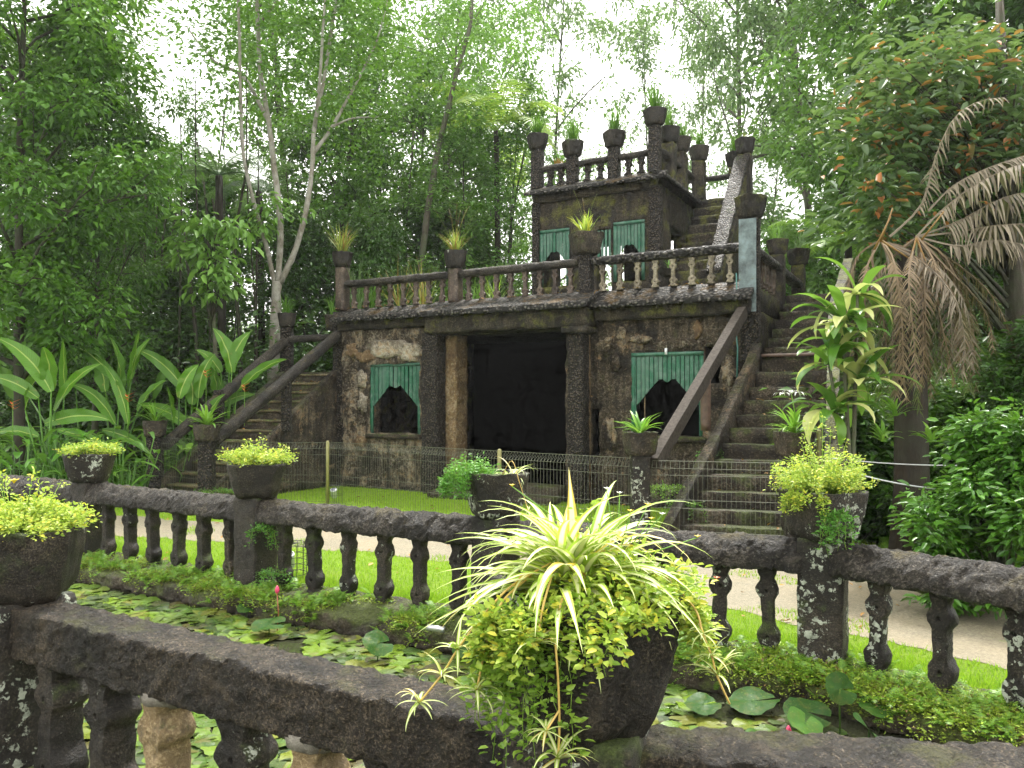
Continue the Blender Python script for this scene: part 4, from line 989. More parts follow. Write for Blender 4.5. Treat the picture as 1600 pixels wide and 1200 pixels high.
runner(spd, [(860, 880, 2.05), (800, 915, 1.95), (752, 965, 1.92), (715, 1015, 1.92), (690, 1055, 1.93), (655, 1098, 1.94)], 2, [(3, 1, 1.05), (4, 2, 1.0), (5, 3, 1.0)])
runner(spd, [(830, 900, 2.0), (785, 940, 1.92), (762, 1000, 1.9), (745, 1078, 1.9)], 2, [(3, 4, 1.05)])
runner(spd, [(880, 930, 1.9), (868, 985, 1.84), (872, 1060, 1.83), (874, 1130, 1.84), (872, 1186, 1.85)], 2, [(4, 6, 1.35)])
runner(spd, [(874, 1110, 1.835), (862, 1128, 1.82), (853, 1142, 1.81)], 2, [(2, 7, .9)])
runner(spd, [(862, 900, 1.95), (848, 950, 1.86), (838, 1006, 1.83)], 2, [(2, 8, 1.2)])
runner(spd, [(1040, 900, 2.05), (1085, 950, 2.0), (1098, 990, 1.98), (1112, 1025, 1.98), (1120, 1055, 1.98), (1140, 1100, 2.0)], 2, [(2, 9, .8), (3, 10, .85), (4, 11, 1.15)])
sedum('yellow-green trailing succulent filling the big foreground planter around the spider plant', (.27, 2.11, 1.10), .19, .9, 4600, .020, 41, 'leaf_sedum', 'trailing_succulent', h=.14, stems=110, hang=(14, .16, (-50, 30)))
sedum('leafy green creeper draped down the left face of the big foreground planter', (.075, 1.96, 1.09), .12, .45, 2900, .021, 42, 'leaf_pot', 'creeper', h=.05, stems=36, hang=(22, .34, (190, 300)))
sedum('bright succulent rosettes hanging over the front left rim of the big foreground planter', (.15, 1.91, 1.10), .20, .3, 2300, .022, 43, 'leaf_sedum', 'trailing_succulent', h=.06, stems=50, hang=(12, .10, (170, 300)))
fs = thing('flower_stems', 'thin stalks with tiny yellow and white flowers standing behind the spider plant', 'flowers', (.27, 2.2, 1.14))
for i, (x, y, c) in enumerate(((948, 765, 'petal_white'), (968, 772, 'petal_white'), (985, 800, 'petal_yellow'), (1012, 790, 'petal_yellow'), (1018, 812, 'petal_yellow'), (1090, 840, 'petal_yellow'), (1120, 905, 'petal_orange'), (1035, 805, 'petal_white'), (800, 760, 'petal_yellow'), (1060, 850, 'petal_yellow'))):
    e = P(x, y, 2.15) - fs.location; m = MB(); m.tube([(0, 0, -.05), e.lerp(Vector((0, 0, 0)), .5) + Vector((.01, 0, .03)), e], .0018, 4); m.build('stalk', M['leaf_fresh'], fs)
    m = MB()
    for k in range(5): ribbon(m, e, k * 1.256, R(40), .012, .006, .8, 3)
    m.build('flower', M[c], fs)
planter('wide black stone planter at the left edge, in the foreground above the worn rail', (-2.2, 3.56, .755), .58, .33, 'pot_stone', R(-30), .70, n=60, ex=.5)
sedum('dense yellow-green sedum with a yellow flower in the left foreground planter', (-2.2, 3.56, 1.06), .27, .95, 7000, .018, 51, h=.13, stems=190)
m = MB()
for k in range(6): ribbon(m, P(22, 755, 3.45), k * 1.05, R(50), .03, .016, .9, 4)
props(m.build('yellow_flower', M['petal_yellow']), 'single bright yellow flower above the left foreground sedum', 'flower')
# planters on the castle
def cpl(label, u, v, z, w, h, mat='dark_stone', pl=None, **k):
    p = Wd(u, v, z); planter(label, p, w, h, mat, CA, .74, n=32, amp=.012)
    return Vector((p.x, p.y, z + h - .03))
q = cpl('mossy planter on the tall left corner post of the terrace', tposts[0], .05, 4.2, .44, .28, 'dark_stone'); tuft('tall reddish green grass tuft in the planter at the left corner of the terrace', q, 90, .60, .018, 61)
q = cpl('brown planter on the second terrace post above the porch', tposts[1], .05, 3.98, .44, .30, 'dark_stone'); tuft('thin pale grass tuft with seed stalks in the planter above the porch', q, 60, .46, .018, 62, stalks=9)
q = cpl('large square planter in the middle of the terrace rail in front of the tower', tposts[2], .05, 4.0, .58, .34, 'step'); tuft('bright yellow-green fern tuft in the large planter before the tower', q, 60, .40, .028, 63, 'leaf_sedum', 'fern_tuft', stalks=3)
q = cpl('grey mossy planter topping the corner post clad with a metal strip', tposts[3], .05, 4.3, .46, .32, 'cornice'); tuft('short moss and grass in the planter above the metal clad post', q, 34, .06, .01, 64, 'leaf_moss', 'moss_tuft')
lab = ['leftmost flared planter on the front rail of the tower roof', 'second flared planter on the front rail of the tower roof', 'third flared planter on the front rail of the tower roof', 'highest planter, on the tall corner post of the tower roof']
lbt = ['thin grass in the leftmost planter of the tower roof', 'thin grass in the second planter of the tower roof', 'tall upright grass in the third planter of the tower roof', 'feathery grass in the highest planter of the tower']
for k, (u, zt) in enumerate(zip(tp_u, tp_z)):
    q = cpl(lab[k], u, TV + .08, zt, .42, .28, 'dark_stone'); tuft(lbt[k], q, 90, (.44, .48, .60, .56)[k], .020, 70 + k, 'leaf_mid')
lab = ['planter on the first side rail post of the tower roof', 'planter with a leafy vine on the second side post of the tower roof', 'planter on the rear corner post of the tower roof', 'planter on the post behind the head of the tower stair']
for k, (u, v, zt) in enumerate(side_posts): q = cpl(lab[k], u, v, zt, .40, .28, 'dark_stone'); tuft(('green', 'yellow-green', 'sparse', 'pale')[k] + ' grass in the ' + ('planter on the first side rail post', 'vine planter on the second side post', 'planter on the rear corner post', 'planter behind the head of the stair')[k] + ' of the tower', q, 70, .46, .018, 80 + k, 'leaf_mid')
q = cpl('planter on the post at the head of the tower stair, beside the slab rail', TU1 + .99, 3.68, 6.34, .38, .30, 'dark_stone'); tuft('short grass in the planter at the head of the tower stair', q, 30, .16, .010, 90)
q = cpl('reddish bromeliad pot standing on the tower roof behind the rail', tp_u[0] + .35, TV + .5, 5.6, .3, .2, 'dark_stone'); tuft('dry reddish plant behind the tower rail', Wd(tp_u[0] + .35, TV + .3, 6.0), 60, .22, .02, 91, 'litter', 'dry_plant')
for k, (px, py, v, L, mt, lb) in enumerate(((625, 430, 1.0, .34, 'leaf_tuft', 'yellow-green tuft behind the left half of the terrace rail'), (661, 430, 1.0, .32, 'leaf_tuft', 'yellow-green tuft just left of the second terrace post, behind the rail'), (558, 440, .5, .35, 'leaf_pale_haze', 'grey-green reed tuft behind the rail at the left end of the terrace'), (578, 445, .8, .3, 'leaf_mid', 'dark green tuft beside the reed tuft on the terrace'), (772, 455, 1.0, .4, 'leaf_palm', 'bright plant seen between the balusters left of the tower'), (745, 458, .8, .35, 'leaf_light', 'pale leafy plant seen between balusters right of the second post'))):
    u, z = F(px, py, v); tuft(lb, Wd(u, v, 3.35), 44, max(.2, z - 3.35 + L), .016, 100 + k, mt)
q = cpl('low mossy block planter beside the left corner post of the terrace', FL - .28, .1, 3.0, .36, .3, 'cornice'); tuft('tall blade tuft left of the terrace corner post', q, 22, .5, .02, 111, 'leaf_light', el=(60, 88))
q = cpl('dark planter on the upper post of the left outer handrail', -3.35, .0, 3.1, .42, .28, 'dark_stone'); tuft('drooping green tuft on the post at the top of the left outer handrail', q, 60, .42, .014, 112, 'leaf_mid')
q = cpl('planter on the right side rail of the terrace behind the metal clad post', FR - .05, 2.15, 4.1, .36, .26, 'cornice'); tuft('green grass tuft on the right side rail of the terrace', q, 40, .4, .012, 113, 'leaf_light')
q = cpl('mossy planter on the far post of the terrace side rail', FR - .05, 4.3, 4.25, .44, .3, 'cornice'); tuft('thin reed tuft on the far post of the terrace side rail', q, 30, .5, .012, 114, 'leaf_pale_haze')
q = cpl('low dark pot at the foot of the tower stair', TU1 + .3, 1.1, 3.72, .34, .12, 'dark_stone'); tuft('small pale shoot in the low pot at the foot of the tower stair', q, 9, .25, .02, 115, 'leaf_light')
# newel planters
for lb, lb2, p, z, w, mt, k in (('brown planter on the newel post left of the right staircase', 'bright green strap leaved plant left of the right staircase', N1, 1.03, .40, 'step', 0), ('brown planter on the newel post at the right edge of the right staircase', 'strap leaved spider lily with white flowers beside the right staircase', N2, 1.05, .42, 'step', 1), ('mossy planter on the inner newel post of the left staircase', 'bright strap leaved plant on the inner newel of the left staircase', NL1, 1.0, .46, 'step', 2), ('brown planter on the outer newel post of the left staircase', 'grassy plant with pale flowers on the outer newel of the left staircase', NL2, 1.04, .42, 'step', 3)):
    planter(lb, (p.x, p.y, z), w, .26, mt, CA, .86, n=32); strap_plant(lb2, (p.x, p.y, z + .22), 34, (.36, .42, .46, .5)[k], (.034, .04, .045, .03)[k], 120 + k, flower=(k == 1))

# ------------------------------------------------------------------ fences, lamps, ropes
def fence_panel(name, label, A, B, zb, zt, posts, step=.05, group=None, roll=True, hs=(0, .33, .45, .8, .9)):
    A = Vector(A); B = Vector(B); d = (B - A).normalized(); n = Vector((-d.y, d.x, 0)); t = thing(name, label, 'fence', (A.x, A.y, 0), 0, group); o = t.location
    m = MB(); L = (B - A).length; k = int(L / step); r = .0022; H = zt - zb
    def pt(s, z, y=0): q = A + d * s + n * y - o; return Vector((q.x, q.y, z))
    for i in range(k + 1):
        s = L * i / k
        m.tube([pt(s, zb), pt(s, zb + H * .9), pt(s, zt, .05)] + ([pt(s, zt - .04, .07)] if roll else []), r, 3, False)
        if roll: m.tube([pt(s, zt - .04, .07), pt(s, zb + H * .9, 0)], r, 3, False)
    for h in hs: m.tube([pt(0, zb + H * h), pt(L, zb + H * h)], r * 1.2, 3, False)
    m.tube([pt(0, zt, .05), pt(L, zt, .05)], r * 1.5, 3, False)
    m.build('wire_mesh', M['fence_wire'], t, smooth=False)
    for s in posts:
        q = MB(); q.tube([pt(s, 0, -.03), pt(s, zt + .02, -.03), pt(s, zt + .035, -.03)], [.026, .026, .012], 10); q.build('fence_post', M['fence_post'], t)
    return t
fa = Vector((-4.72, 12.75, 0)); fb = Vector((-2.87, 12.5, 0)); fc = Vector((1.36, 9.02, 0)); L2 = (fc - fb).length
fence_panel('wire_fence', 'low wire mesh fence from the left staircase to the first olive post', fa, fb, .06, .98, [(fb - fa).length])
fence_panel('wire_fence', 'long low wire mesh fence with a rolled top across the lawn before the castle door', fb, fc, .06, .99, [L2 * .645])
fence_panel('wire_fence', 'wire mesh panel blocking the foot of the right staircase', (1.56, 8.93, 0), (2.92, 8.55, 0), .2, .97, [])
fence_panel('wire_fence', 'wire mesh panel between the two newel posts of the left staircase', (NL2.x + .1, NL2.y - .05, 0), (NL1.x - .1, NL1.y + .02, 0), .08, 1.02, [], roll=False)
m = MB(); m.tube([P(1280, 760, 8.6), P(1280, 676, 8.6), P(1280, 672, 8.6)], [.027, .027, .015], 10); b = P(1280, 760, 8.6); b.z = 0
m = MB(); m.tube([(0, 0, 0), (0, 0, 1.31), (0, 0, 1.33)], [.027, .027, .015], 10); props(m.build('metal_post', M['fence_post'], None, (b.x, b.y, 0)), 'single olive metal post standing right of the staircase planter', 'post')
for lb, a, b2, sag in (('white rope sagging between the palm trunk and the right edge', P(1300, 716, 8.2), P(1640, 722, 7.0), .05), ('lower pale rope sagging behind the lichen spotted planter', P(1330, 738, 6.6), P(1540, 768, 6.6), .04)):
    m = MB(); pts = [a.lerp(b2, t / 12) + Vector((0, 0, -sag * 4 * (t / 12) * (1 - t / 12))) - a for t in range(13)]; m.tube(pts, .006, 6); props(m.build('rope', M['white_rope'], None, a), lb, 'rope')
def spot(label, p, s=1):
    t = thing('garden_spotlight', label, 'lamp', p); m = MB(); m.tube([(0, 0, 0), (0, 0, .12)], .008, 6); m.build('spike', M['black_wire'], t)
    Mx = Matrix.Translation((0, 0, .17)) @ Matrix.Rotation(R(25), 4, 'X'); m = MB(); m.lathe([(.02, -.08), (.045, -.06), (.048, .05), (.054, .055), (.054, .075), (.045, .076)], 16, M=Mx); m.build('housing', M['white_enamel'], t)
    m = MB(); m.lathe([(.044, .078), (.04, .082)], 16, M=Mx); m.build('lens', M['glass_lens'], t); return t
def cage(label, p, r, h, n=12, rings=5, round_=False):
    t = thing('wire_cage', label, 'cage', p); m = MB()
    for i in range(n):
        a = 6.283 * i / n; m.tube([(r * math.cos(a), r * math.sin(a), 0), (r * math.cos(a), r * math.sin(a), h)] + ([(0, 0, h * 1.0)] if True else []), .003, 4)
    for k in range(rings + 1): m.tube([(r * math.cos(6.283 * i / 16), r * math.sin(6.283 * i / 16), h * k / rings) for i in range(17)], .003, 4)
    m.build('wires', M['black_wire'], t, smooth=False); return t
g1 = G(522, 788); spot('white garden spotlight standing in a wire guard beside the first fence post', g1); cage('small dark wire guard around the spotlight by the fence post', g1, .14, .3, 8, 2)
g2 = G(452, 905); spot('small floodlight inside a black wire cage behind the pond balustrade', g2); cage('black wire mesh cage on the lawn behind the pond balustrade', g2, .16, .33, 14, 6)
g3 = P(237, 800, 8.6); m = MB(); m.tube([(0, 0, 0), (0, 0, .46)], .014, 8); m.build('stake', M['fence_post'], None, (g3.x, g3.y, 0)); bpy.data.objects['stake'].name = 'garden_stake'; props(bpy.data.objects['garden_stake'], 'thin green stake standing behind the left balusters', 'stake')
m = MB(); m.tube([(0, 0, 0), (.12, -.03, -.01)], .022, 12, True); p_ = P(668, 980, 5.62); props(m.build('drain_pipe', M['silver'], None, p_), 'short silver pipe end poking out under the mossy kerb', 'pipe')
a = Wd(tposts[3] - .17, -.1, 3.5); m = MB(); m.tube([(0, 0, 0), (.01, 0, -.4), (-.02, 0, -.7), (.02, 0, -1.1), (0, -.02, -1.7)], .012, 8); props(m.build('garden_hose', M['hose_green'], None, a), 'thin blue-green hose running down beside the metal clad corner post', 'hose')

# ------------------------------------------------------------------ lilies on the pond
def pad_mesh(seed, n=22, wav=.08):
    rg = random.Random(seed); vs = [(0, 0, -.015)]; fs = []; ph = [rg.uniform(0, 6.28) for _ in range(3)]
    for ring in (.5, 1.0):
        for i in range(n + 1):
            a = R(9) + (2 * math.pi - R(18)) * i / n; r = ring * (1 + (.035 * math.sin(a * 9 + ph[0]) + .03 * math.sin(a * 3 + ph[1])) * ring + (.035 * (i % 2) if ring == 1 else 0))
            vs.append((r * math.cos(a), r * math.sin(a), wav * ring * math.sin(3 * a + ph[2]) + (.015 if ring == 1 else 0)))
    k = n + 1
    for i in range(n): fs.append((0, 1 + i, 2 + i)); fs.append((1 + i, 1 + k + i, 2 + k + i, 2 + i))
    m = MB(); m.add(vs, fs); return m.mesh('lily_pad')
PADS = [pad_mesh(k) for k in range(5)]; UPS = [pad_mesh(10 + k, wav=.10) for k in range(3)]
for me in PADS: me.materials.append(M['lily_pad'])
for me in UPS: me.materials.append(M['lily_dark'])
def lilies():
    rg = random.Random(5); placed = []; cells = []
    inner = off(FRONT, .10) + [(4.1, 2.6)] + off(MIDP, -.48)[::-1]; n = 0; tries = 0
    allp = []
    while tries < 40000 and len(allp) < 1100:
        tries += 1; Y = 1.9 + 7.2 * rg.random() ** 1.15; X = rg.uniform(-6.0, 3.6)
        if not inside((X, Y), inner): continue
        if abs(X / Y) > .68: continue
        r = rg.uniform(.06, .14)
        # open water: the right hand end and a few gaps
        if noise.noise(Vector((X * .9, Y * .9, 7))) > .45: continue
        if 1.1 < X < 2.6 and Y > 3.0 + .1 and noise.noise(Vector((X * 2, Y * 2, 1))) > -.25: continue
        if any((X - a) ** 2 + (Y - b) ** 2 < (.72 * (r + c)) ** 2 * (.42 if tries > 9000 else .8) for a, b, c in allp): continue
        allp.append((X, Y, r))
    allp.sort(key=lambda q: -q[2] / q[1]); big = allp[:296]; rest = allp[296:]
    for i, (X, Y, r) in enumerate(big):
        o = bpy.data.objects.new('lily_pad', PADS[i % 5]); COL.objects.link(o); o.location = (X, Y, -.122 + .012 * rg.random()); o.rotation_euler = (rg.uniform(-.04, .04), rg.uniform(-.04, .04), rg.uniform(0, 6.28)); o.scale = (r, r, r * .9)
        props(o, 'flat yellow-green lily pad floating among the crowded pads of the pond', 'lily pad', 'flat lily pads floating on the pond')
    m = MB()
    for i, (X, Y, r) in enumerate(rest):
        a = rg.uniform(0, 6.28); me = PADS[i % 5]; Mx = Matrix.Translation((X, Y, -.122 + .008 * rg.random())) @ Matrix.Rotation(a, 4, 'Z') @ Matrix.Scale(r, 4)
        m.add([Mx @ v.co for v in me.vertices], [tuple(p.vertices) for p in me.polygons])
    for i in range(1500):      # weed and leaf scraps between the pads
        X, Y = rg.uniform(-5, 3.4), rg.uniform(2, 8.6)
        if not inside((X, Y), inner): continue
        r = rg.uniform(.012, .05); a = rg.uniform(0, 6.28); me = PADS[i % 5]; Mx = Matrix.Translation((X, Y, -.126 + .004 * rg.random())) @ Matrix.Rotation(a, 4, 'Z') @ Matrix.Scale(r, 4)
        m.add([Mx @ v.co for v in me.vertices], [tuple(p.vertices) for p in me.polygons])
    props(m.build('floating_weed', M['lily_pad']), 'scattered small pads and weed filling the gaps between the lily pads', 'pond weed', None, 'stuff')
lilies()
raised = [(1313, 1076, 3.75, .085, 62, 10, 'glossy dark lily leaf standing upright against the kerb below the lichen covered post'), (1262, 1112, 3.35, .10, 18, -30, 'long folded lily leaf lying left of the upright glossy one'), (1258, 1130, 3.15, .085, 30, 60, 'round curled lily leaf with a wet white sheen near the pink bud'), (1373, 1103, 3.45, .09, 14, 5, 'flat oval lily leaf raised right of the upright glossy leaf'), (1358, 1140, 3.1, .085, 45, 80, 'tall curled lily leaf nearest the foreground rail at the right'), (1098, 1100, 3.3, .08, 12, 20, 'small ragged lily leaf raised beneath the hanging plantlets'), (1175, 1095, 3.55, .12, 8, 0, 'broad bright lily leaf with one curled edge under the kerb'), (420, 975, 5.4, .12, 12, 0, 'pale grey lily leaf raised beside the red bud'), (590, 1005, 4.6, .10, 38, 40, 'pale upturned lily leaf with a toothed edge in the middle of the pond'), (735, 1010, 4.5, .11, 20, -20, 'blue-green lily leaf raised beside the big planter'), (385, 949, 5.9, .07, 30, 0, 'small pale lily leaf tilted up near the kerb'), (1180, 1155, 2.75, .05, 25, 30, 'small shiny silver lily leaf left of the pink bud')]
for i, (x, y, Y, r, tl, az, lb) in enumerate(raised):
    zl = (.10, -.03, .02, .0, .03, -.06, -.06, -.03, .0, -.02, -.05, -.07)[i]; Yn = (CH - zl) * FPX / (y - HY)
    if i == 0: Yn = min(Yn, 4.25); zl = CH - (y - HY) * Yn / FPX
    r *= Yn / Y * .95; p = P(x, y, Yn); root = thing('lily_leaf', lb, 'lily leaf', (p.x, p.y, -.13)); q_ = MB(); q_.tube([(0, 0, -.05), (0, .01, (p.z + .13) * .5), (0, 0, p.z + .13)], .005, 5); q_.build('stem', M['lily_dark'], root)
    o = bpy.data.objects.new('blade', UPS[i % 3]); COL.objects.link(o); o.parent = root; o.location = (0, 0, p.z + .13); o.rotation_euler = Matrix.Rotation(R(az), 3, 'Z').to_euler(); o.rotation_euler = (R(tl), R(rnd.uniform(-12, 12)), R(az)); o.scale = (r, r * .9, r)
def bud(label, p, h, col):
    t = thing('water_lily_bud', label, 'flower bud', (p.x, p.y, -.13)); m = MB(); m.tube([(0, 0, -.02), (.01, 0, h * .5), (0, 0, h)], .004, 6); m.build('stem', M['red_stem'], t)
    m = MB(); m.lathe([(.004, h), (.016, h + .015), (.018, h + .03), (.012, h + .05), (.002, h + .065)], 10); m.build('petals', M[col], t)
bud('slender red water lily bud on a long stalk before the far kerb', P(433, 975, 6.15), .29, 'petal_pink'); bud('pink water lily bud floating low beside the curled leaves', G(1232, 1150, -.09), .03, 'petal_pink')

# ------------------------------------------------------------------ moss and small ferns on the kerb
def moss():
    rng = np.random.default_rng(8); cen = []; cf = []
    for k in range(5):
        A, B = Vector(MIDP[k]), Vector(MIDP[k + 1]); d = (B - A); nr = Vector((d.y, -d.x)).normalized(); L = d.length
        for i in range(int(L * 480)):
            t = rng.random(); s = rng.uniform(-.06, .43); q = A + d * t + nr * s
            g = noise.noise(Vector((q.x * 2.2, q.y * 2.2, 4))) + .25 * (k >= 3) + (.2 if s > .25 else -.05) + (.35 if k >= 4 else 0) + (.15 if k == 1 else 0)
            if g < -.03: continue
            z = .03 - .02 * max(0, s) if s < .38 else .02 - (s - .38) * 3.4 * rng.random()
            c = (q.x, q.y, z + .01)
            cen.append(c) if rng.random() < .72 else cf.append(c)
            if g > .45: cen.append((q.x, q.y, z + .03))
    V, Fc = cluster_leaves(cen, 16, (.028, .028, .014), .017, rng, .5, T6, .15, tilt=.8)
    props(link('kerb_moss', np_mesh('kerb_moss', V, Fc), M['leaf_moss']), 'cushions of yellow-green moss covering the kerb below the far balustrade', 'moss', None, 'stuff')
    m = MB(); rg = random.Random(4)
    for c in cf:
        for j in range(3):
            pts = arc(c, rg.uniform(0, 6.28), R(rg.uniform(20, 80)), rg.uniform(.06, .13), 1.2, 4); frond(m, pts, .022, .009, 9, .1, .4, .0012, .05, .3, seg=1, rg=rg, rach=False)
    props(m.build('kerb_ferns', M['leaf_fern'], smooth=False), 'tiny bright ferns sprouting from the moss on the pond kerb', 'ferns', None, 'stuff')
moss()
def creeper_at(label, px, py, Y, s, seed, mat='leaf_weed', n=500):
    p = P(px, py, Y); sedum(label, p, s, .6, n, .022, seed, mat, 'creeper', h=.05, stems=16, hang=(10, .2, (0, 360)))
creeper_at('green creeper climbing the post below the second planter', 412, 830, 6.85, .07, 201)
creeper_at('sprig of green weed at the foot of the post behind the kerb', 425, 900, 6.8, .12, 202)
creeper_at('fern-like weed on the stringer wall behind the wire mesh', 1040, 765, 9.3, .2, 203, 'leaf_fern', 900)
creeper_at('green weed on the right staircase beside the support post', 1110, 710, 10.0, .12, 204)
creeper_at('weed growing on the lower steps behind the wire mesh', 1075, 790, 9.2, .2, 205)
creeper_at('dark weeds at the foot of the inner left newel post', 345, 770, 12.2, .3, 206, 'leaf_mid', 1200)
def litter():
    rng = np.random.default_rng(12); pos = []
    for k in range(40):
        i = rng.integers(1, 12); t = rng.random(); q = LN[i].lerp(RN[i], t) + d_ * rng.uniform(.02, .2); pos.append((q.x, q.y, ZN[i] + .02))
    for k in range(60):
        u = rng.uniform(FL, FR); pos.append(tuple(Wd(u, rng.uniform(-.2, .0), 3.33 + .06)))
    for k in range(45):
        i = rng.integers(1, 12); pos.append(tuple(Wd(rng.uniform(-3.2, -2.1), -3.1 + .26 * i + rng.uniform(0, .2), .05 + .175 * i + .03)))
    for k in range(260):
        Y = rng.uniform(5, 13.5); X = rng.uniform(-.55, .5) * Y
        if inside((X, Y), LAWN) or inside((X, Y), PATH): pos.append((X, Y, .03))
    n = len(pos); V, Fc = leaf_np(pos, np.c_[rng.normal(0, 1, (n, 2)), rng.normal(0, .15, n)], rng.uniform(.03, .085, n), .5, T6, rng, .25)
    props(link('fallen_leaves', np_mesh('fallen_leaves', V, Fc), M['litter']), 'fallen brown and orange leaves scattered on steps, cornice and lawn', 'leaves', None, 'stuff')
litter()

# ------------------------------------------------------------------ trees
def top_h(Y, ytop): return CH + (HY - ytop) * Y / FPX
TM = {}
TM['a'] = tree_meshes('canopy', 1, 10, 2.5, .18, 30, 6, 76, .17, .5, .14, sig=(.25, .25, .12))
TM['b'] = tree_meshes('canopy', 2, 10, 2.3, .30, 24, 5, 50, .16, .8, .13, top=1.2, sig=(.22, .22, .11))
TM['c'] = tree_meshes('canopy', 3, 10, 2.8, .45, 20, 5, 46, .16, .6, .12, sig=(.22, .22, .11))
TM['d'] = tree_meshes('bushy', 4, 6, 2.3, .08, 28, 6, 70, .16, .3, .09, sig=(.25, .25, .13))
TM['e'] = tree_meshes('airy', 5, 10, 2.6, .25, 20, 4, 44, .15, 1.0, .09, sig=(.19, .19, .09))
TM['f'] = tree_meshes('airy', 6, 10, 2.2, .15, 22, 4, 50, .15, .8, .08, sig=(.19, .19, .09))
def tr(px, Y, ytop, wpx, k, lm, bk, label, base_z=0, rz=None, group=None, name='forest_tree', dx=0):
    H = top_h(Y, ytop) * 1.03; H0 = 6 if k == 'd' else 10; s = wpx * Y / FPX / 2 / {'a': 2.9, 'b': 2.7, 'c': 3.1, 'd': 2.6, 'e': 3.0, 'f': 2.6}[k]
    p = P(px, HY, Y); t = tree_thing(name, TM[k], bk, lm, label, 'tree', (p.x, p.y, 0), rz if rz is not None else rnd.uniform(0, 6.28), (s, s, H / H0), group); return t
trees = [
 (20, 13.5, -160, 400, 'a', 'leaf_mid', 'bark_dark', 'dense dark leafy tree filling the upper left corner'),
 (150, 15, 90, 230, 'a', 'leaf_mid', 'bark_dark', 'leafy tree with layered sprays left of the bright gap of sky'),
 (-60, 19, -120, 320, 'b', 'leaf_dark', 'bark_dark', 'dark tree cut by the left edge of the view'),
 (105, 22, 150, 300, 'a', 'leaf_dark', 'bark_dark', 'dark tree standing behind the banana plants at the far left'),
 (500, 25, 200, 220, 'b', 'leaf_dark', 'bark_dark', 'dark tree filling the space right of the pale stems'),
 (640, 27, 170, 240, 'b', 'leaf_mid', 'bark_mid', 'green tree behind the leaning trunk'),
 (770, 26, 230, 200, 'b', 'leaf_mid', 'bark_dark', 'leafy tree between the second terrace planter and the tower'),
 (700, 22, 380, 260, 'd', 'leaf_dark', 'bark_dark', 'dark low bush behind the middle of the terrace'),
 (270, 24, 210, 140, 'f', 'leaf_mid', 'bark_dark', 'slim tree standing in the bright gap of sky at the left'),
 (215, 21, 330, 220, 'd', 'leaf_mid', 'bark_mid', 'low bushy tree under the bright gap of sky'),
 (345, 24, 330, 240, 'd', 'leaf_mid', 'bark_dark', 'low dark tree behind the tree fern'),
 (455, 26, -160, 270, 'b', 'leaf_mid', 'bark_mid', 'tall green tree directly behind the white stemmed tree'),
 (520, 22, 60, 260, 'b', 'leaf_mid', 'bark_dark', 'dark dense tree above the left corner planter of the terrace'),
 (590, 28, -80, 280, 'e', 'leaf_mid', 'bark_dark', 'airy tree with sky speckling through left of the leaning trunk'),
 (610, 23, 230, 240, 'f', 'leaf_mid', 'bark_dark', 'mid green tree behind the left half of the terrace rail'),
 (690, 24, -120, 300, 'e', 'leaf_light', 'bark_mid', 'light green tree rising above the middle of the terrace'),
 (720, 21, 250, 250, 'f', 'leaf_light', 'bark_dark', 'open light green tree behind the second terrace planter'),
 (770, 29, 40, 280, 'e', 'leaf_light', 'bark_mid', 'thin bright tree left of the tower roof'),
 (790, 21, 190, 210, 'f', 'leaf_mid', 'bark_dark', 'slim tree close to the left wall of the tower'),
 (860, 33, -150, 260, 'e', 'leaf_pale_haze', 'bark_dark', 'tall pale tree rising straight behind the tower roof planters'),
 (1010, 36, 90, 230, 'e', 'leaf_pale_haze', 'bark_mid', 'sparse hazy tree behind the highest tower planter'),
 (1085, 34, 60, 190, 'e', 'leaf_pale_haze', 'bark_mid', 'sparse hazy tree behind the head of the tower stair'),
 (1150, 29, -220, 280, 'c', 'leaf_pale_haze', 'bark_mid', 'tall tree with a high crown above the tower stair'),
 (1195, 34, 200, 230, 'f', 'leaf_pale_haze', 'bark_mid', 'pale misty tree right of the tower stair'),
 (1270, 26, -180, 330, 'b', 'leaf_pale_haze', 'bark_mid', 'large light green tree in the upper right beside the sky gap'),
 (1290, 23, 260, 240, 'f', 'leaf_light', 'bark_mid', 'open tree above the upper flight of the right staircase'),
 (1390, 19, -260, 400, 'a', 'leaf_light', 'bark_mid', 'tall dense tree behind the orange leaved tree'),
 (1380, 19, 300, 260, 'd', 'leaf_mid', 'bark_dark', 'low bushy tree behind the dead palm fronds'),
 (1510, 15, -160, 420, 'a', 'leaf_dark', 'bark_dark', 'dark dense tree in the upper right corner'),
 (1560, 12, 360, 320, 'd', 'leaf_dark', 'bark_dark', 'dark bushy tree behind the shrub at the right edge'),
 (1680, 13, 0, 380, 'a', 'leaf_dark', 'bark_dark', 'dark tree cut by the right edge of the view'),
 (1240, 20, 420, 180, 'd', 'leaf_light', 'bark_mid', 'light green bush above the head of the right staircase'),
 (480, 19, 400, 210, 'd', 'leaf_dark', 'bark_dark', 'dark low bush behind the upper end of the left staircase'),
 (590, 19, 400, 190, 'd', 'leaf_dark', 'bark_dark', 'dark low bush behind the terrace at its left end'),
 (60, 19, 400, 300, 'd', 'leaf_dark', 'bark_dark', 'dark low tree behind the broad leaves at the far left'),
 (250, 18.5, 470, 240, 'd', 'leaf_dark', 'bark_dark', 'dark low tree behind the middle banana plants')]
for a in trees: tr(*a)
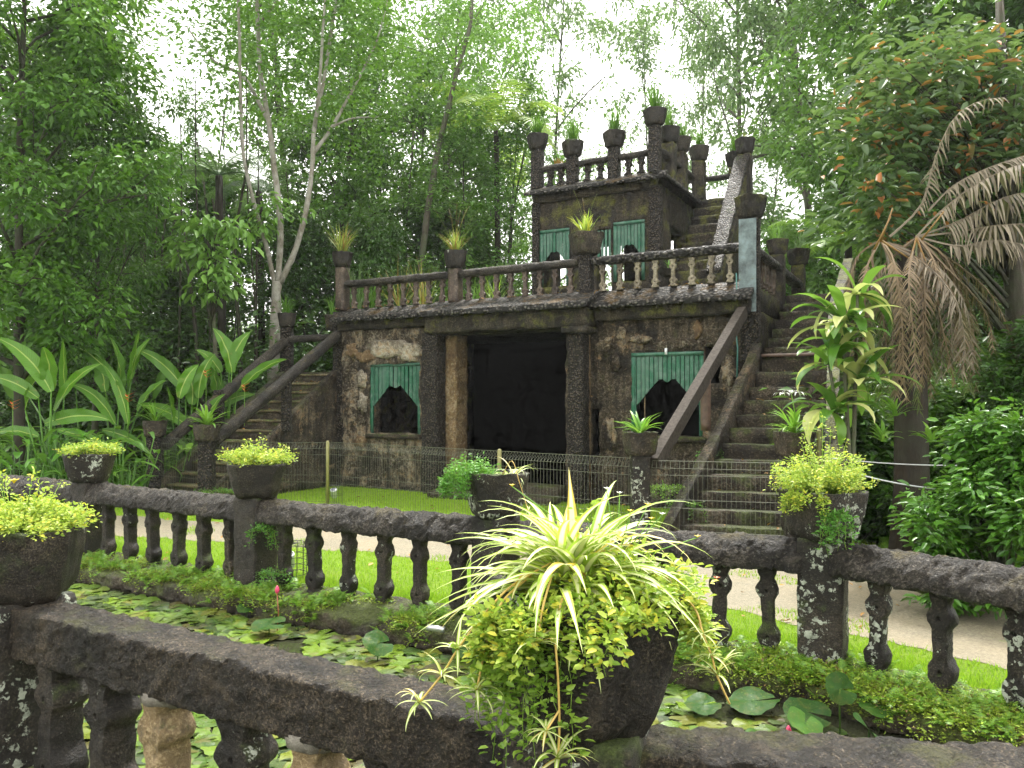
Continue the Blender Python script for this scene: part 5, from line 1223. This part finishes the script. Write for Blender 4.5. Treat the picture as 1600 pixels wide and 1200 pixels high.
# the far wood closes the horizon
def far_wood():
    rng = np.random.default_rng(21); cen = []
    for i in range(5200):
        Y = rng.uniform(34, 52); X = rng.uniform(-1.05, 1.05) * Y; hmax = 5.5 + 2.5 * noise.noise(Vector((X * .12, Y * .1, 2))); cen.append((X, Y, hmax * rng.random() ** .8 + .2))
    V, Fc = cluster_leaves(cen, 16, (.7, .7, .4), .34, rng, .5, T4, -.2)
    m = MB()
    props(link('far_wood', np_mesh('far_wood', V, Fc), M['leaf_mid']), 'hazy mass of jungle far behind the castle and the trees', 'wood', None, 'stuff')
far_wood()
def understory():
    rng = np.random.default_rng(22); cen = []
    for i in range(1500):
        Y = rng.uniform(16.5, 24); X = rng.uniform(-.72, -.2) * Y; cen.append((X, Y, rng.uniform(.1, 2.7) * (1 + .6 * noise.noise(Vector((X * .5, Y * .5, 1))))))
    for i in range(900):
        Y = rng.uniform(9, 16); X = rng.uniform(.42, .75) * Y; cen.append((X, Y, rng.uniform(.05, 1.9)))
    for i in range(500):
        Y = rng.uniform(21.5, 28); X = rng.uniform(-.25, .5) * Y; cen.append((X, Y, rng.uniform(.1, 3.2)))
    V, Fc = cluster_leaves(cen, 30, (.32, .32, .25), .14, rng, .42, T4, -.2)
    props(link('understory', np_mesh('understory', V, Fc), M['leaf_dark']), 'dark tangled undergrowth between the trunks around the castle', 'undergrowth', None, 'stuff')
understory()
# thin saplings and bamboo-like stems on the left
def sapling_mesh():
    rg = random.Random(31); m = MB(); m.tube([(0.1 * math.sin(i * .7), .08 * math.cos(i), 6.5 * i / 9) for i in range(10)], [.045 - .003 * i for i in range(10)], 6); return m.mesh('stem')
SM = sapling_mesh(); SM.materials.append(M['bark_dark'])
for i in range(34):
    px = rnd.uniform(150, 520) if i < 26 else rnd.uniform(560, 830); Y = rnd.uniform(17, 21) if i < 26 else rnd.uniform(21.5, 25); p = P(px, HY, Y)
    o = bpy.data.objects.new('thin_sapling', SM); COL.objects.link(o); o.location = (p.x, p.y, 0); o.rotation_euler = (rnd.uniform(-.06, .06), rnd.uniform(-.08, .08), rnd.uniform(0, 6)); o.scale = (rnd.uniform(.6, 1.5),) * 2 + (rnd.uniform(.8, 1.5),)
    props(o, 'thin dark bare stem among the undergrowth behind the castle', 'sapling', 'thin dark stems in the undergrowth')
# white stemmed tree
wt = thing('pale_tree', 'tree with pale whitish stems forking above the left handrail', 'tree', (P(430, HY, 17).x, 17, 0)); o = wt.location
def stem(pts, rads, Y=17, name='stem', mat='bark_pale'):
    ps = [P(x, y, Y + (q[0] if q else 0)) - o for x, y, *q in pts]; sm = []; rr = []
    for i in range(len(ps) - 1):
        a, b = ps[max(i - 1, 0)], ps[i]; c, d = ps[i + 1], ps[min(i + 2, len(ps) - 1)]
        for k in range(5):
            t = k / 5; sm.append(.5 * ((2 * b) + (c - a) * t + (2 * a - 5 * b + 4 * c - d) * t * t + (3 * b - a - 3 * c + d) * t ** 3)); rr.append(rads[0] + (rads[1] - rads[0]) * (i + t) / (len(ps) - 1))
    sm.append(ps[-1]); rr.append(rads[1]); m = MB(); m.tube(sm, rr, 9, wob=.3); m.build(name, M[mat], wt); return ps
stem([(428, 748), (427, 600), (430, 500), (433, 440)], (.13, .095), name='trunk')
tips = []
for pts, rd in (([(430, 445), (415, 380), (395, 310, -.3), (380, 240, -.5), (376, 150, -.6), (374, 60, -.8), (370, -60, -1)], (.05, .025)),
                ([(434, 445), (438, 350), (427, 250, .2), (420, 190, .2), (408, 120, .3), (403, 40, .4), (398, -80, .5)], (.07, .038)),
                ([(437, 442), (460, 395), (478, 330), (488, 260), (491, 200), (505, 130, .2), (516, 60, .3), (535, -60, .4)], (.066, .03)),
                ([(489, 240), (515, 205, .3), (540, 160, .5), (562, 120, .7), (590, 60, .8), (610, -20, 1)], (.045, .015)),
                ([(520, 198, .3), (550, 185, .5), (590, 183, .9)], (.03, .01)), ([(492, 200), (500, 120, -.4), (505, 40, -.6), (512, -50, -.8)], (.04, .02)),
                ([(420, 190, .2), (380, 120, .6), (335, 95, 1.0), (290, 40, 1.2)], (.05, .015)), ([(403, 40, .4), (440, -10, 0), (470, -70, 0)], (.04, .02))):
    ps = stem(pts, rd, name='branch'); tips += [ps[-1], ps[-2], ps[-1].lerp(ps[-2], .5)] + ([ps[-3]] if len(ps) > 4 else [])
rg_ = random.Random(5); cen = []
for t_ in tips:
    for k in range(16): cen.append(tuple(t_ + Vector((rg_.gauss(0, .9), rg_.gauss(0, .9), rg_.gauss(.2, .5)))))
V, Fc = cluster_leaves(cen, 26, (.28, .28, .16), .13, np.random.default_rng(5)); link('crown', np_mesh('crown', V, Fc), M['leaf_mid'], wt)
cen = [tuple(P(x + rg_.uniform(-14, 14), y + rg_.uniform(-10, 10), 16.6) - o) for x, y in ((405, 330), (430, 322), (450, 335), (412, 352), (398, 365)) for _ in range(4)]
V, Fc = cluster_leaves(cen, 9, (.14, .14, .1), .17, np.random.default_rng(6), .42, T6, -.5); link('sprig_leaves', np_mesh('sprig', V, Fc), M['leaf_fresh'], wt)
# leafy bright branch left of it
bb = thing('young_tree', 'young tree with big fresh pale green leaves left of the pale stems', 'tree', (P(330, HY, 15.5).x, 15.5, 0)); o = bb.location; cen = []; m = MB()
m.tube([(0, 0, 0), (.1, 0, 2.2), (0, 0, 4.2)], [.07, .05, .02], 6)
for x, y in ((300, 350), (325, 345), (350, 355), (292, 375), (318, 385), (285, 395), (340, 400), (330, 420), (352, 425), (360, 440), (322, 452), (370, 365)):
    e = P(x, y, 15.2) - o; m.tube([(0, 0, max(1.5, e.z - .8)), e.lerp(Vector((0, 0, e.z)), .5), e], [.02, .014, .006], 4)
    for k in range(5): cen.append(tuple(e + Vector((rg_.uniform(-.22, .22), rg_.uniform(-.3, .3), rg_.uniform(-.1, .1)))))
m.build('trunk', M['bark_mid'], bb); V, Fc = cluster_leaves(cen, 10, (.13, .13, .09), .21, np.random.default_rng(9), .4, T6, -.6); link('crown', np_mesh('crown', V, Fc), M['leaf_fresh'], bb)
# tree ferns and palms
def fern_tree(label, px, Y, yc, n, L, mat, seed, el=(10, 45), dr=(.9, 1.6), trunk=.09, leaf=.28, name='tree_fern', lw=.03, nl=40):
    z = CH + (HY - yc) * Y / FPX; p = P(px, HY, Y); rg = random.Random(seed); t = thing(name, label, 'tree' if z > 2 else 'fern', (p.x, p.y, 0)); m = MB(); m.tube([(0, 0, 0), (.06, 0, z * .5), (0, 0, z)], [trunk * 1.2, trunk, trunk * .9], 8, wob=.3); m.build('trunk', M['bark_palm'], t)
    for i in range(n):
        m = MB(); pts = arc((0, 0, z), 6.283 * i / n + rg.uniform(-.2, .2), R(rg.uniform(*el)), L * rg.uniform(.8, 1.1), rg.uniform(*dr)); frond(m, pts, leaf, lw, nl, .12, .35, .014, .1, .3, rg=rg); m.build('frond', M[mat], t, smooth=False)
    return t
fern_tree('tree fern with a spreading crown beneath the bright gap of sky', 342, 18, 275, 15, 1.9, 'leaf_treefern', 41)
fern_tree('small tree fern partly hidden behind the pale stems', 405, 20, 300, 11, 1.7, 'leaf_treefern', 42)
fern_tree('slender palm with drooping yellow-green fronds left of the tower', 775, 21, 205, 9, 2.4, 'leaf_palm', 43, (20, 75), (1.2, 2.2), .08, .5, 'palm_tree', .05, 34)
fern_tree('broad fan of fern fronds behind the head of the right staircase', 1325, 15, 385, 12, 1.5, 'leaf_fern', 44, (20, 60), (.8, 1.5), .07, .26)
m_ = [P(648, 640, 20), P(650, 480, 20), P(668, 330, 20), P(685, 230, 20), P(712, 120, 20), P(735, 40, 20), P(742, -60, 20)]; lt = thing('leaning_tree', 'dark thin trunk leaning right above the middle of the terrace', 'tree', (m_[0].x, 20, 0)); m = MB(); m_[0].z = 0; m.tube([q - lt.location for q in m_], [.09, .085, .08, .07, .06, .05, .04], 8, wob=.2); m.build('trunk', M['bark_mid'], lt)
cen = [tuple(m_[k] - lt.location + Vector((rg_.gauss(0, 1.0), rg_.gauss(0, 1), rg_.gauss(0, .5)))) for k in (3, 4, 5, 6) for _ in range(34)]; V, Fc = cluster_leaves(cen, 24, (.28, .28, .15), .12, np.random.default_rng(55)); link('crown', np_mesh('crown', V, Fc), M['leaf_light'], lt)
# the orange flushed tree at the upper right
rt = thing('orange_leaved_tree', 'tree with large glossy leaves flushed orange at the upper right', 'tree', (P(1600, HY, 9.6).x, 9.6, 0)); o = rt.location; m = MB(); cen = []
m.tube([(0, 0, 0), (0, .1, 2.5), (-.2, 0, 4.2), (-.3, 0, 6.6)], [.16, .13, .1, .04], 8, wob=.2)
for x, y in [(rg_.uniform(1335, 1620), rg_.uniform(60, 370)) for _ in range(135)]:
    if x < 1335 + max(0, (140 - y)) * .9 or (y > 250 and x > 1420 + rg_.uniform(0, 60)): continue
    if y > 330 and x < 1360: continue
    e = P(x, y, rg_.uniform(8.6, 10.2)) - o; a0 = Vector((-.2, 0, min(6, max(2.4, e.z - 1.2)))); m.tube([a0, a0.lerp(e, .5) + Vector((0, 0, .15)), e], [.025, .014, .005], 4)
    for k in range(4): cen.append(tuple(e + Vector((rg_.gauss(0, .2), rg_.gauss(0, .2), rg_.gauss(0, .12)))))
m.build('trunk', M['bark_dark'], rt); V, Fc = cluster_leaves(cen, 12, (.13, .13, .08), .15, np.random.default_rng(10), .42, T6, -.15); link('crown', np_mesh('crown', V, Fc), M['leaf_red'], rt)
# overhanging bright sprays top right
ob = thing('overhanging_tree', 'tree whose fresh feathery sprays hang into the top right of the view', 'tree', (P(1700, HY, 8.5).x, 8.5, 0)); m = MB(); z = top_h(8.5, -60); m.tube([(0, 0, 0), (0, 0, 3), (-.6, 0, z)], [.14, .11, .06], 8); m.build('trunk', M['bark_dark'], ob)
for i, (x, y, L) in enumerate(((1450, -25, .9), (1500, -15, 1.0), (1545, -25, .9), (1580, 0, .8))):
    q = P(x, y, 8.3) - ob.location; m = MB(); frond(m, arc(q, R(180 + rg_.uniform(-50, 60)), R(10), L * .62, 1.1, 8), .15, .04, 12, .25, .5, .008, .1, .3, rg=rg_); m.build('spray', M['leaf_shrub'], ob, smooth=False)
# ------------------------------------------------------------------ dying palm with brown fronds
dp = thing('dying_palm', 'palm with a skirt of dead brown fronds right of the staircase', 'palm', (P(1420, HY, 8.0).x, 8.0, 0)); o = dp.location
m = MB(); m.tube([(0, 0, 0), (.02, 0, .8), (0, 0, 1.8), (0, 0, 3.15)], [.20, .15, .14, .11], 14, wob=.5); m.build('trunk', M['bark_palm'], dp)
crown_ = P(1432, 370, 8.0) - o; crown2 = P(1376, 375, 8.1) - o
def pf(pts, mat, ll, lw=.022, n=46, hang=1.0, sweep=.25,  curve=.6, rad=.014, c=None, start=.22, Y=8.0):
    if mat == 'frond_dead': hang, sweep, ll, n = .35, 1.0, ll * .8, int(n * 1.3)
    ps = [P(x, y, Y + (q[0] if q else 0)) - o for x, y, *q in pts]; sm = []
    for i in range(len(ps) - 1):
        a, b = ps[max(i - 1, 0)], ps[i]; cc, d = ps[i + 1], ps[min(i + 2, len(ps) - 1)]
        for k in range(4):
            t = k / 4; sm.append(.5 * ((2 * b) + (cc - a) * t + (2 * a - 5 * b + 4 * cc - d) * t * t + (3 * b - a - 3 * cc + d) * t ** 3))
    sm.append(ps[-1]); m = MB(); frond(m, sm, ll, lw, n, hang, sweep, rad, start, curve, rg=rg_, rag=.28); m.build('frond', M[mat], dp, smooth=False)
for pts, mt, ll in (
    ([(1432, 370), (1470, 330), (1530, 285, -.2), (1600, 255, -.4), (1660, 260, -.5)], 'frond_grey', .30), ([(1432, 370), (1500, 345), (1560, 312, -.2), (1620, 300, -.3), (1680, 320, -.4)], 'frond_grey', .34),
    ([(1432, 370), (1500, 362), (1560, 352, -.3), (1640, 352, -.4), (1700, 380, -.5)], 'frond_grey', .34), ([(1390, 370, .2), (1440, 320, .2), (1460, 250, .1), (1490, 185, 0), (1530, 158, 0), (1570, 152, 0)], 'frond_grey', .24),
    ([(1450, 330, .3), (1490, 290, .3), (1545, 262, .2), (1610, 240, .2)], 'frond_grey', .26), ([(1440, 372), (1500, 385, -.1), (1560, 375, -.3), (1650, 395, -.4)], 'frond_grey', .30),
    ([(1376, 375), (1395, 415, -.3), (1405, 480, -.45), (1405, 560, -.5), (1400, 620, -.5)], 'frond_dead', .26), ([(1432, 370), (1460, 410, -.3), (1466, 480, -.4), (1480, 545, -.4), (1492, 600, -.4)], 'frond_dead', .24),
    ([(1432, 370), (1480, 420, -.2), (1520, 460, -.2), (1545, 500, -.2), (1552, 550, -.2)], 'frond_dead', .20), ([(1376, 375), (1350, 430, -.2), (1352, 500, -.2), (1345, 560, -.2), (1335, 615, -.2)], 'frond_dead', .22),
    ([(1376, 375), (1362, 400), (1375, 470, -.3), (1385, 540, -.4), (1380, 590, -.4)], 'frond_dead', .24), ([(1432, 370), (1420, 430, -.5), (1425, 500, -.6), (1430, 560, -.6), (1428, 600, -.6)], 'frond_dead', .26),
    ([(1432, 370), (1492, 430, .1), (1512, 500, .1), (1517, 560, .1), (1512, 615, .1)], 'frond_green', .32), ([(1376, 375), (1400, 420), (1440, 500), (1450, 560), (1455, 620)], 'frond_dead', .3),
    ([(1376, 375), (1340, 400, .1), (1325, 450, .1), (1318, 500, .1)], 'frond_dead', .2), ([(1432, 370), (1530, 440, .2), (1570, 500, .2), (1590, 570, .2)], 'frond_dead', .22)):
    pf(pts, mt, ll * .8, lw=.022, n=40 if ll > .25 else 34)
for k in range(24):
    c0 = rg_.choice(((1432, 372), (1378, 378))); xe = rg_.uniform(1330, 1530); ye = rg_.uniform(560, 650) - abs(xe - 1420) * .25; zz = rg_.uniform(-.55, .5)
    pf([c0, (c0[0] + (xe - c0[0]) * .55, c0[1] + 25 + rg_.uniform(0, 25), zz * .6), (c0[0] + (xe - c0[0]) * .9, c0[1] + (ye - c0[1]) * .45, zz), (xe, ye - 50, zz), (xe + rg_.uniform(-8, 8), ye, zz)], rg_.choice(('frond_dead', 'frond_dead', 'frond_grey', 'frond_green')), rg_.uniform(.16, .26), lw=.024, n=40)
for a_, b_ in (((1376, 378), (1395, 325)), ((1366, 390), (1392, 338)), ((1432, 372), (1415, 430)), ((1376, 375), (1430, 410)), ((1432, 372), (1462, 450)), ((1440, 375), (1475, 330))):
    m = MB(); m.tube([P(*a_, 7.8) - o, P(*b_, 7.75) - o], [.011, .006], 6); m.build('leaf_stalk', M['leaf_tuft'], dp)
for i, (px, py, Y) in enumerate(((1455, 690, 7.6), (1380, 690, 7.7), (1400, 650, 7.75))):
    q = P(px, py, Y); t = strap_plant(('epiphyte clump on the right side of the palm trunk', 'epiphyte clump on the left side of the palm trunk', 'trailing fern clump high on the palm trunk')[i], q, 18, .26, .03, 300 + i, 'leaf_strap', 'epiphyte')
# cordyline left of the palm
co = thing('cordyline', 'leggy plant with long drooping pale green strap leaves right of the upper steps', 'plant', (P(1325, HY, 7.6).x, 7.6, 0)); o = co.location; m = MB()
heads = [((1305, 645), 24), ((1296, 570), 28), ((1315, 505), 28), ((1335, 600), 22), ((1340, 460), 20), ((1318, 540), 24)]
for (x, y), n in heads: e = P(x, y, 7.5) - o; m.tube([(0, 0, 0), (e.x * .3, e.y, e.z * .5), tuple(e)], [.025, .02, .014], 7)
m.build('stems', M['bark_mid'], co)
for k, ((x, y), n) in enumerate(heads):
    m = MB(); rosette(m, P(x, y, 7.5) - o, n - 7, .52, .115, random.Random(400 + k), (-20, 75), (.8, 2.6), .3, 9, .05); m.build('leaf_rosette', M['leaf_cordyline'], co)
# ------------------------------------------------------------------ right side shrubs and ferns
def shrub(label, px, Y, ytop, wpx, mat, seed, leaf=.07, n=16000, name='shrub', aspect=.45, ybase=None):
    p = P(px, HY, Y); H = top_h(Y, ytop); Wh = wpx * Y / FPX / 2; rg = random.Random(seed); rng = np.random.default_rng(seed); t = thing(name, label, 'shrub', (p.x, p.y, 0)); m = MB(); cen = []
    for i in range(int(60 * max(.6, Wh))):
        a = rg.uniform(0, 6.28); q = math.sqrt(rg.random()); z = H * rg.uniform(.12, 1) ; rr = Wh * q * math.sqrt(max(.08, 1 - (z / H) ** 2.5)) * rg.uniform(.8, 1.15)
        e = Vector((rr * math.cos(a), rr * math.sin(a) * .8, z)); m.tube([(0, 0, 0), (e.x * .45, e.y * .45, z * .65), tuple(e)], [.012, .008, .003], 4)
        for f in (.6, .8, .95, 1.05): cen.append(tuple(Vector((e.x * .45, e.y * .45, z * .65)).lerp(e, f)))
    V, Fc = cluster_leaves(cen, max(4, n // len(cen)), (.09, .09, .06), leaf, rng, aspect, T6, -.1); m.build('stems', M['bark_mid'], t); link('foliage', np_mesh('foliage', V, Fc), M[mat], t); return t
shrub('large glossy green shrub at the right edge behind the balustrade', 1560, 6.3, 655, 300, 'leaf_shrub', 500, .075, 15000)
shrub('dark leafy shrub below the ropes behind the palm trunk', 1500, 9.0, 600, 260, 'leaf_mid', 502, .08, 11000)
shrub('dark shrub at the right edge under the dead fronds', 1610, 8.2, 500, 220, 'leaf_dark', 503, .08, 11000)
shrub('leafy shrub in the shade right of the metal post', 1345, 9.3, 640, 120, 'leaf_dark', 504, .09, 5000)
FERN = []
for k in range(3):
    m = MB(); rg = random.Random(600 + k)
    for i in range(15): frond(m, arc((0, 0, 0), 6.283 * i / 15 + rg.uniform(-.2, .2), R(rg.uniform(25, 75)), .62 * rg.uniform(.7, 1.1), rg.uniform(.9, 1.7), 8), .11, .018, 26, .08, .3, .004, .1, .2, seg=2, rg=rg)
    me = m.mesh('ground_fern', False); me.materials.append(M['leaf_fern']); FERN.append(me)
fl = ['arching fern right behind the lichen spotted planter', 'fern beneath the sagging rope', 'fern at the foot of the palm trunk', 'fern left of the glossy shrub', 'low fern on the ground near the path end', 'fern in front of the glossy shrub', 'fern right of the palm trunk', 'shaded fern beside the stair newel', 'fern at the far right near the rail', 'fern half under the glossy shrub', 'small fern between the palm and the path', 'fern beside the dark log']
for i, (px, py) in enumerate(((1400, 800), (1450, 815), (1430, 790), (1480, 850), (1395, 850), (1520, 870), (1490, 800), (1350, 790), (1590, 890), (1545, 850), (1370, 825), (1440, 860))):
    g = G(px, py); o_ = bpy.data.objects.new('ground_fern', FERN[i % 3]); COL.objects.link(o_); o_.location = g; o_.rotation_euler = (0, 0, rnd.uniform(0, 6)); s = rnd.uniform(.7, 1.15); o_.scale = (s, s, s); props(o_, fl[i], 'fern')
gl = G(1440, 838); m = MB(); m.tube([(-.28, 0, .06), (0, .04, .08), (.3, .1, .07)], [.05, .06, .04], 9, wob=.4); props(m.build('log', M['bark_dark'], None, gl), 'short dark rotting log lying among the ferns', 'log')
def groundcover():
    rng = np.random.default_rng(33); cen = []
    for i in range(2600):
        Y = rng.uniform(5.2, 11); X = rng.uniform(.40, .8) * Y
        if inside((X, Y), PATH) or inside((X, Y), LAWN): continue
        cen.append((X, Y, rng.uniform(.0, .08)))
    for i in range(2200):
        Y = rng.uniform(9.3, 16); X = rng.uniform(-.75, -.40) * Y
        if inside((X, Y), LAWN): continue
        cen.append((X, Y, rng.uniform(.0, .22)))
    V, Fc = cluster_leaves(cen, 22, (.1, .1, .04), .05, rng, .5, T4, .1)
    props(link('ground_cover', np_mesh('ground_cover', V, Fc), M['leaf_shrub']), 'low green ground cover at both sides of the lawn', 'ground cover', None, 'stuff')
groundcover()
# ------------------------------------------------------------------ banana-like heliconias on the left
def heliconia(label, px, Y, leaves, seed, name='heliconia', mat='leaf_banana'):
    p = P(px, HY, Y); rg = random.Random(seed); t = thing(name, label, 'plant', (p.x, p.y, 0)); o = t.location; st = MB()
    for (x0, y0, x1, y1, w) in leaves:
        a = P(x0, y0 + 22, Y + rg.uniform(-.3, .3)) - o; b = P(x1 + (x1 - x0) * .25, y1 + 24, Y + rg.uniform(-.4, .4)) - o; d = b - a; L = d.length
        st.tube([(rg.uniform(-.08, .08), 0, 0), (a.x * .5, a.y, a.z * .5), tuple(a)], [.02, .016, .011], 6)
        az = math.atan2(d.y, d.x); el = math.asin(max(-1, min(1, d.z / L))) + .35; m = MB()
        ribbon(m, a, az, el, L * 1.2, w * .80, .8, 14, lambda t: (math.sin(math.pi * min(1, .05 + t * .95) ** .8) ** .8), .3, rg.uniform(-.4, .4), 6, .14, (1 if math.cos(az) > 0 else -1) * rg.uniform(.7, 1.5)); m.build('leaf', M[mat], t)
    st.build('stems', M['leaf_banana'], t); return t
heliconia('clump of broad paddle leaves at the far left beside orange flowers', 85, 12.8, [(80, 590, 20, 520, .34), (80, 590, 75, 530, .36), (60, 600, 0, 575, .28), (100, 600, 100, 520, .2), (85, 620, 130, 560, .25), (70, 640, 140, 640, .3), (40, 620, 60, 560, .28), (90, 650, 150, 690, .22), (60, 660, 10, 660, .24)], 700)
heliconia('clump of upright paddle leaves left of the outer stair planter', 175, 13.6, [(185, 600, 170, 515, .32), (165, 590, 150, 535, .34), (200, 590, 225, 510, .26), (190, 580, 115, 530, .26), (200, 640, 170, 560, .24), (215, 620, 250, 580, .28), (180, 640, 140, 590, .26), (205, 570, 230, 515, .2), (160, 650, 210, 690, .2)], 701)
heliconia('broad leaves rising between the two newel planters of the left stair', 285, 14.2, [(290, 590, 235, 535, .3), (300, 610, 290, 560, .34), (270, 640, 260, 590, .26), (310, 600, 330, 540, .28), (300, 650, 240, 620, .28), (280, 600, 300, 555, .28), (320, 640, 345, 600, .24)], 702)
heliconia('tall pair of paddle leaves standing behind the outer left handrail', 360, 15.0, [(362, 560, 338, 500, .36), (358, 560, 385, 505, .32), (340, 600, 330, 540, .32), (370, 590, 430, 550, .26), (350, 610, 342, 570, .2), (365, 600, 400, 560, .22), (345, 560, 318, 530, .26), (330, 620, 380, 600, .24)], 703)
heliconia('shaded dark paddle leaves behind the left clumps', 120, 15.5, [(118, 580, 112, 500, .3), (40, 590, 60, 540, .3), (20, 600, -10, 540, .3), (240, 600, 262, 550, .26)], 704, mat='leaf_mid')
def lance_clump(label, px, Y, n, L, w, seed, mat, zb=0): 
    p = P(px, HY, Y); rg = random.Random(seed); t = thing('broadleaf_plant', label, 'plant', (p.x, p.y, 0)); m = MB(); s = MB()
    for i in range(n):
        b = Vector((rg.uniform(-.5, .5), rg.uniform(-.3, .3), rg.uniform(.15, 1.1) + zb)); s.tube([(b.x * .5, b.y * .5, 0), tuple(b)], .008, 5)
        ribbon(m, b, rg.uniform(0, 6.28), R(rg.uniform(0, 60)), L * rg.uniform(.6, 1.2), w * rg.uniform(.7, 1.2), rg.uniform(.8, 1.8), 8, None, .3, 0, 2)
    m.build('leaves', M[mat], t); s.build('stems', M['leaf_mid'], t)
for i, (lb, px, Y, n, mt) in enumerate((('leafy low plants between the far left clump and its neighbour', 130, 13.4, 60, 'leaf_strap'), ('leafy low plants right of the outer newel planter', 262, 13.9, 60, 'leaf_strap'), ('leafy plants crowding the middle of the outer left handrail', 400, 15.6, 60, 'leaf_shrub'), ('mixed leafy plants at the very left of the bank', 10, 13.6, 60, 'leaf_strap'), ('low lance leaved plants under the far left clump', 30, 11.8, 46, 'leaf_shrub'), ('low broad leaved plants behind the leftmost sedum planter', 120, 12.3, 46, 'leaf_shrub'), ('shaded low plants at the left edge', -40, 12.5, 46, 'leaf_mid'), ('low leafy plants in front of the outer left newel', 190, 12.4, 30, 'leaf_mid'), ('shadowy broad leaved plants behind the left clumps', 60, 14.8, 60, 'leaf_mid'), ('broad leaved plants behind the outer left stair wall', 260, 15.0, 60, 'leaf_mid'), ('low plants below the tall pair of paddle leaves', 345, 15.3, 50, 'leaf_shrub'))):
    lance_clump(lb, px, Y, n, .42, .11, 720 + i, mt)
for i, (x, y, Y, lb) in enumerate(((20, 640, 11.8, 'orange star shaped heliconia flower at the far left edge'), (322, 590, 13.8, 'orange heliconia flower above the inner left newel planter'), (200, 628, 12.9, 'salmon coloured flower bract left of the outer newel plant'), (382, 612, 13.9, 'small orange flower beneath the outer handrail'))):
    m = MB()
    for k in range(7): ribbon(m, (0, 0, .018 * k), k * 2.2, R(20), .11, .028, -.4, 5, LIN, .5)
    t = thing('orange_flower', lb, 'flower', P(x, y, Y)); m.build('bracts', M['petal_orange'], t); m = MB(); m.tube([(0, 0, -.6), (0, 0, .12)], .006, 5); m.build('stalk', M['leaf_strap'], t)

# ------------------------------------------------------------------ wet air
if HAZE:
    hm = newmat('haze'); b = NB(hm); pv = b.n('ShaderNodeVolumePrincipled'); pv.inputs['Color'].default_value = (.95, .98, 1, 1); pv.inputs['Density'].default_value = .0006; pv.inputs['Anisotropy'].default_value = .3
    ou = b.n('ShaderNodeOutputMaterial'); b.L.new(pv.outputs[0], ou.inputs['Volume'])
    m = MB(); m.add([(x, y, z) for x in (-70, 70) for y in (-12, 75) for z in (-1.5, 24)], [(0, 1, 3, 2), (4, 6, 7, 5), (0, 4, 5, 1), (2, 3, 7, 6), (0, 2, 6, 4), (1, 5, 7, 3)])
    hz = m.build('haze', hm, smooth=False, rec=True); hz['kind'] = 'stuff'
